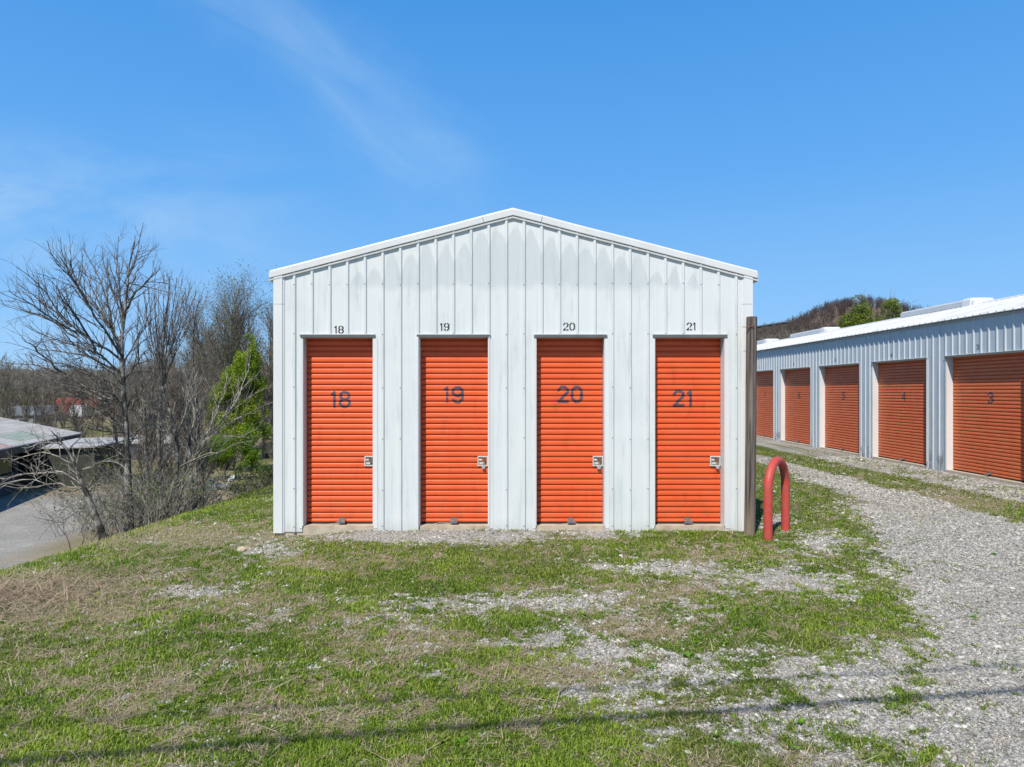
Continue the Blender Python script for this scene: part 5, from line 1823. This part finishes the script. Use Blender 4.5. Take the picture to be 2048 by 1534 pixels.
M['van_white'], _, _ = mat('white_vehicle_paint', (0.72, 0.72, 0.72), 0.3, 0.5)
M['van_glass'], _, _ = mat('dark_vehicle_glass', (0.02, 0.022, 0.025), 0.15, 0.6)


def van(px, Y, label, rz):
    x = (px - VX) * Y / F
    r_ = empty('parked_van', (x, Y, float(H(x, Y))), label, 'van', 'white vans in the lower lot', rz)
    mb = MB()
    mb.prism([(-2.3, .35), (2.3, .35), (2.35, 1.0), (1.75, 1.15), (1.2, 1.95), (1.0, 2.02), (-2.2, 2.02), (-2.3, 1.9)], 'y', -.9, .9)
    mb.build('body', M['van_white'], r_)
    mb = MB()
    mb.prism([(1.62, 1.2), (1.15, 1.86), (.35, 1.86), (.35, 1.2)], 'y', -.905, .905)
    mb.build('window', M['van_glass'], r_)
    for wx_ in (-1.5, 1.5):
        for wy_ in (-.92, .72):
            mb = MB()
            mb.prism([(wx_ + .34 * math.cos(t_), .34 + .34 * math.sin(t_)) for t_ in np.arange(12) * math.pi / 6], 'y', wy_, wy_ + .2)
            mb.build('wheel', M['gap'], r_)
    return r_


van(93, 100, 'white van parked left of the red barn', 1.25)
van(163, 104, 'white van parked in front of the red barn', 1.85)

hb = at(1535, 650, 300)
far = empty('hillside_building', (hb.x, 300, float(hill_z(hb.x, 300.0))), 'dark roofed building high on the wooded hillside just right of the wooden post', 'building')
zz = hb.z - far.location.z
mb = MB()
mb.add([(-12, -4, zz - 1.6), (7.6, -4, zz + 1.3), (7.6, 4, zz + 1.3), (-12, 4, zz - 1.6), (-12, -4, zz - 2.1), (7.6, -4, zz + .95), (7.6, 4, zz + .95), (-12, 4, zz - 2.1)], [(0, 1, 2, 3), (4, 7, 6, 5), (0, 4, 5, 1), (1, 5, 6, 2), (2, 6, 7, 3), (3, 7, 4, 0)])
mb.build('roof', M['slate'], far)
mb = MB()
mb.add([(-11.6, -3.6, zz - 2.1), (7.0, -3.6, zz + .8), (7.0, 3.6, zz + .8), (-11.6, 3.6, zz - 2.1), (-11.6, -3.6, -6), (7.0, -3.6, -6), (7.0, 3.6, -6), (-11.6, 3.6, -6)], [(0, 4, 5, 1), (1, 5, 6, 2), (2, 6, 7, 3), (3, 7, 4, 0)])
mb.build('wall', M['fascia'], far)

# ------------------------------------------------------------------ scrap on the lower ground
M['bin_grey'] = noisy('dull_zinc', (0.20, 0.22, 0.24), (0.36, 0.38, 0.40), 3, 0.5, 0.4, metal=0.3)
M['old_board'] = noisy('grey_boards', (0.30, 0.28, 0.25), (0.18, 0.165, 0.15), 4, 0.85, 0.2, (1, 6, 6))
M['plastic'], _, _ = mat('white_plastic', (0.62, 0.65, 0.68), 0.4)


def ground_spot(px, Y):
    x = (px - VX) * Y / F
    return Vector((x, Y, float(H(x, Y))))


p = ground_spot(420, 41)
mb = MB()
for s_ in ((-.42, .42, -.32, -.28), (-.42, .42, .28, .32), (-.42, -.38, -.279, .279), (.38, .42, -.279, .279)):
    mb.box(*s_, 0.02, 0.66)
mb.box(-.379, .379, -.279, .279, 0.03, 0.10)
mb.box(-.46, .46, -.36, -.322, 0.60, 0.68)
o = mb.build('metal_bin', M['bin_grey'], None, p)
o.rotation_euler = (0, 0, 0.25)
tag(o, 'dull grey metal bin at the left end of the scrap heap', 'bin')
p = ground_spot(447, 41)
mb = MB()
n = 9
mb.add([(-.42 + .84 * i / (n - 1), y_, 0.35 - 0.2 * i / (n - 1) + 0.035 * math.sin(i * 2.4) + z_) for z_ in (0, 0.02) for y_ in (-.3, .3) for i in range(n)],
       [(i, i + 1, n + i + 1, n + i) for i in range(n - 1)] + [(2 * n + i, 3 * n + i, 3 * n + i + 1, 2 * n + i + 1) for i in range(n - 1)] + [(i, 2 * n + i, 2 * n + i + 1, i + 1) for i in range(n - 1)] + [(n + i, n + i + 1, 3 * n + i + 1, 3 * n + i) for i in range(n - 1)])
mb.box(-.40, -.34, -.25, .25, -0.05, 0.33)
mb.box(.30, .36, -.25, .25, -0.05, 0.15)
tag(mb.build('metal_sheet', M['bin_grey'], None, p), 'bent blue grey sheet lying on the scrap beside the metal bin', 'sheet')
p = ground_spot(461, 41.3)
mb = MB()
prof_ = [(0.13 * math.cos(t_), 0.30 * math.sin(t_)) for t_ in np.arange(18) * math.pi / 9]
mb.prism(prof_, 'y', -0.02, 0.02)
mb.box(-.02, .02, -.018, .018, -.62, -.29)
o = mb.build('paddle', M['plastic'], None, p + Vector((0.03, 0, 0.60)))
o.rotation_euler = (0, R(38), 0.2)
tag(o, 'white oval paddle leaning up out of the scrap heap', 'paddle')
p = ground_spot(478, 40.2)
bd = empty('board_stack', p, 'stack of weathered grey boards at the right end of the scrap heap', 'boards')
for k, (dx, dy, dz, a_) in enumerate(((0, 0, 0.05, 0.05), (0.1, .12, 0.13, -0.06), (-.15, -.05, 0.21, 0.12), (-.3, .1, 0.29, -0.02))):
    mb = MB()
    mb.box(-.62, .62, -.14, .14, -.025, .025)
    o = mb.build('board', M['old_board'], bd, (dx, dy, dz))
    o.rotation_euler = (0, R(-3), a_)
p = ground_spot(469, 38.6)
mb = MB()
mb.tube([(0, 0, 0), (0, 0, .20), (0.01, 0, .26), (.05, 0, .30), (.10, 0, .31)], 0.045, 9)
mb.tube([(-.03, -.02, 0.03), (.12, -.05, 0.03)], 0.04, 9)
tag(mb.build('drain_pipe', M['plastic'], None, p), 'short white elbow pipe standing in front of the grey boards', 'pipe')

# ------------------------------------------------------------------ overhead lines behind the camera; their shadows cross the foreground
M['cable'], _, _ = mat('black_cable', (0.03, 0.03, 0.03), 0.6)
for h_, r_, (gx0, gy0), (gx1, gy1), lab in ((6.2, 0.021, (-1.1, 3.63), (3.15, 4.24), 'thick black overhead service cable strung behind the viewpoint'),
                                           (6.0, 0.010, (0.0, 4.18), (3.44, 4.64), 'thin black overhead wire strung behind the viewpoint')):
    a_, c_ = np.array([gx0, gy0]), np.array([gx1, gy1])
    d_ = unit(c_ - a_)
    off = np.array([-0.304, -0.724]) * h_
    pts = [np.append(a_ + off + d_ * s_, h_ + 0.00012 * (s_ - 3) ** 2) for s_ in np.linspace(-38, 42, 41)]
    mb = MB()
    mb.tube(pts, r_, 8)
    tag(mb.build('overhead_cable', M['cable'], None), lab, 'cable')
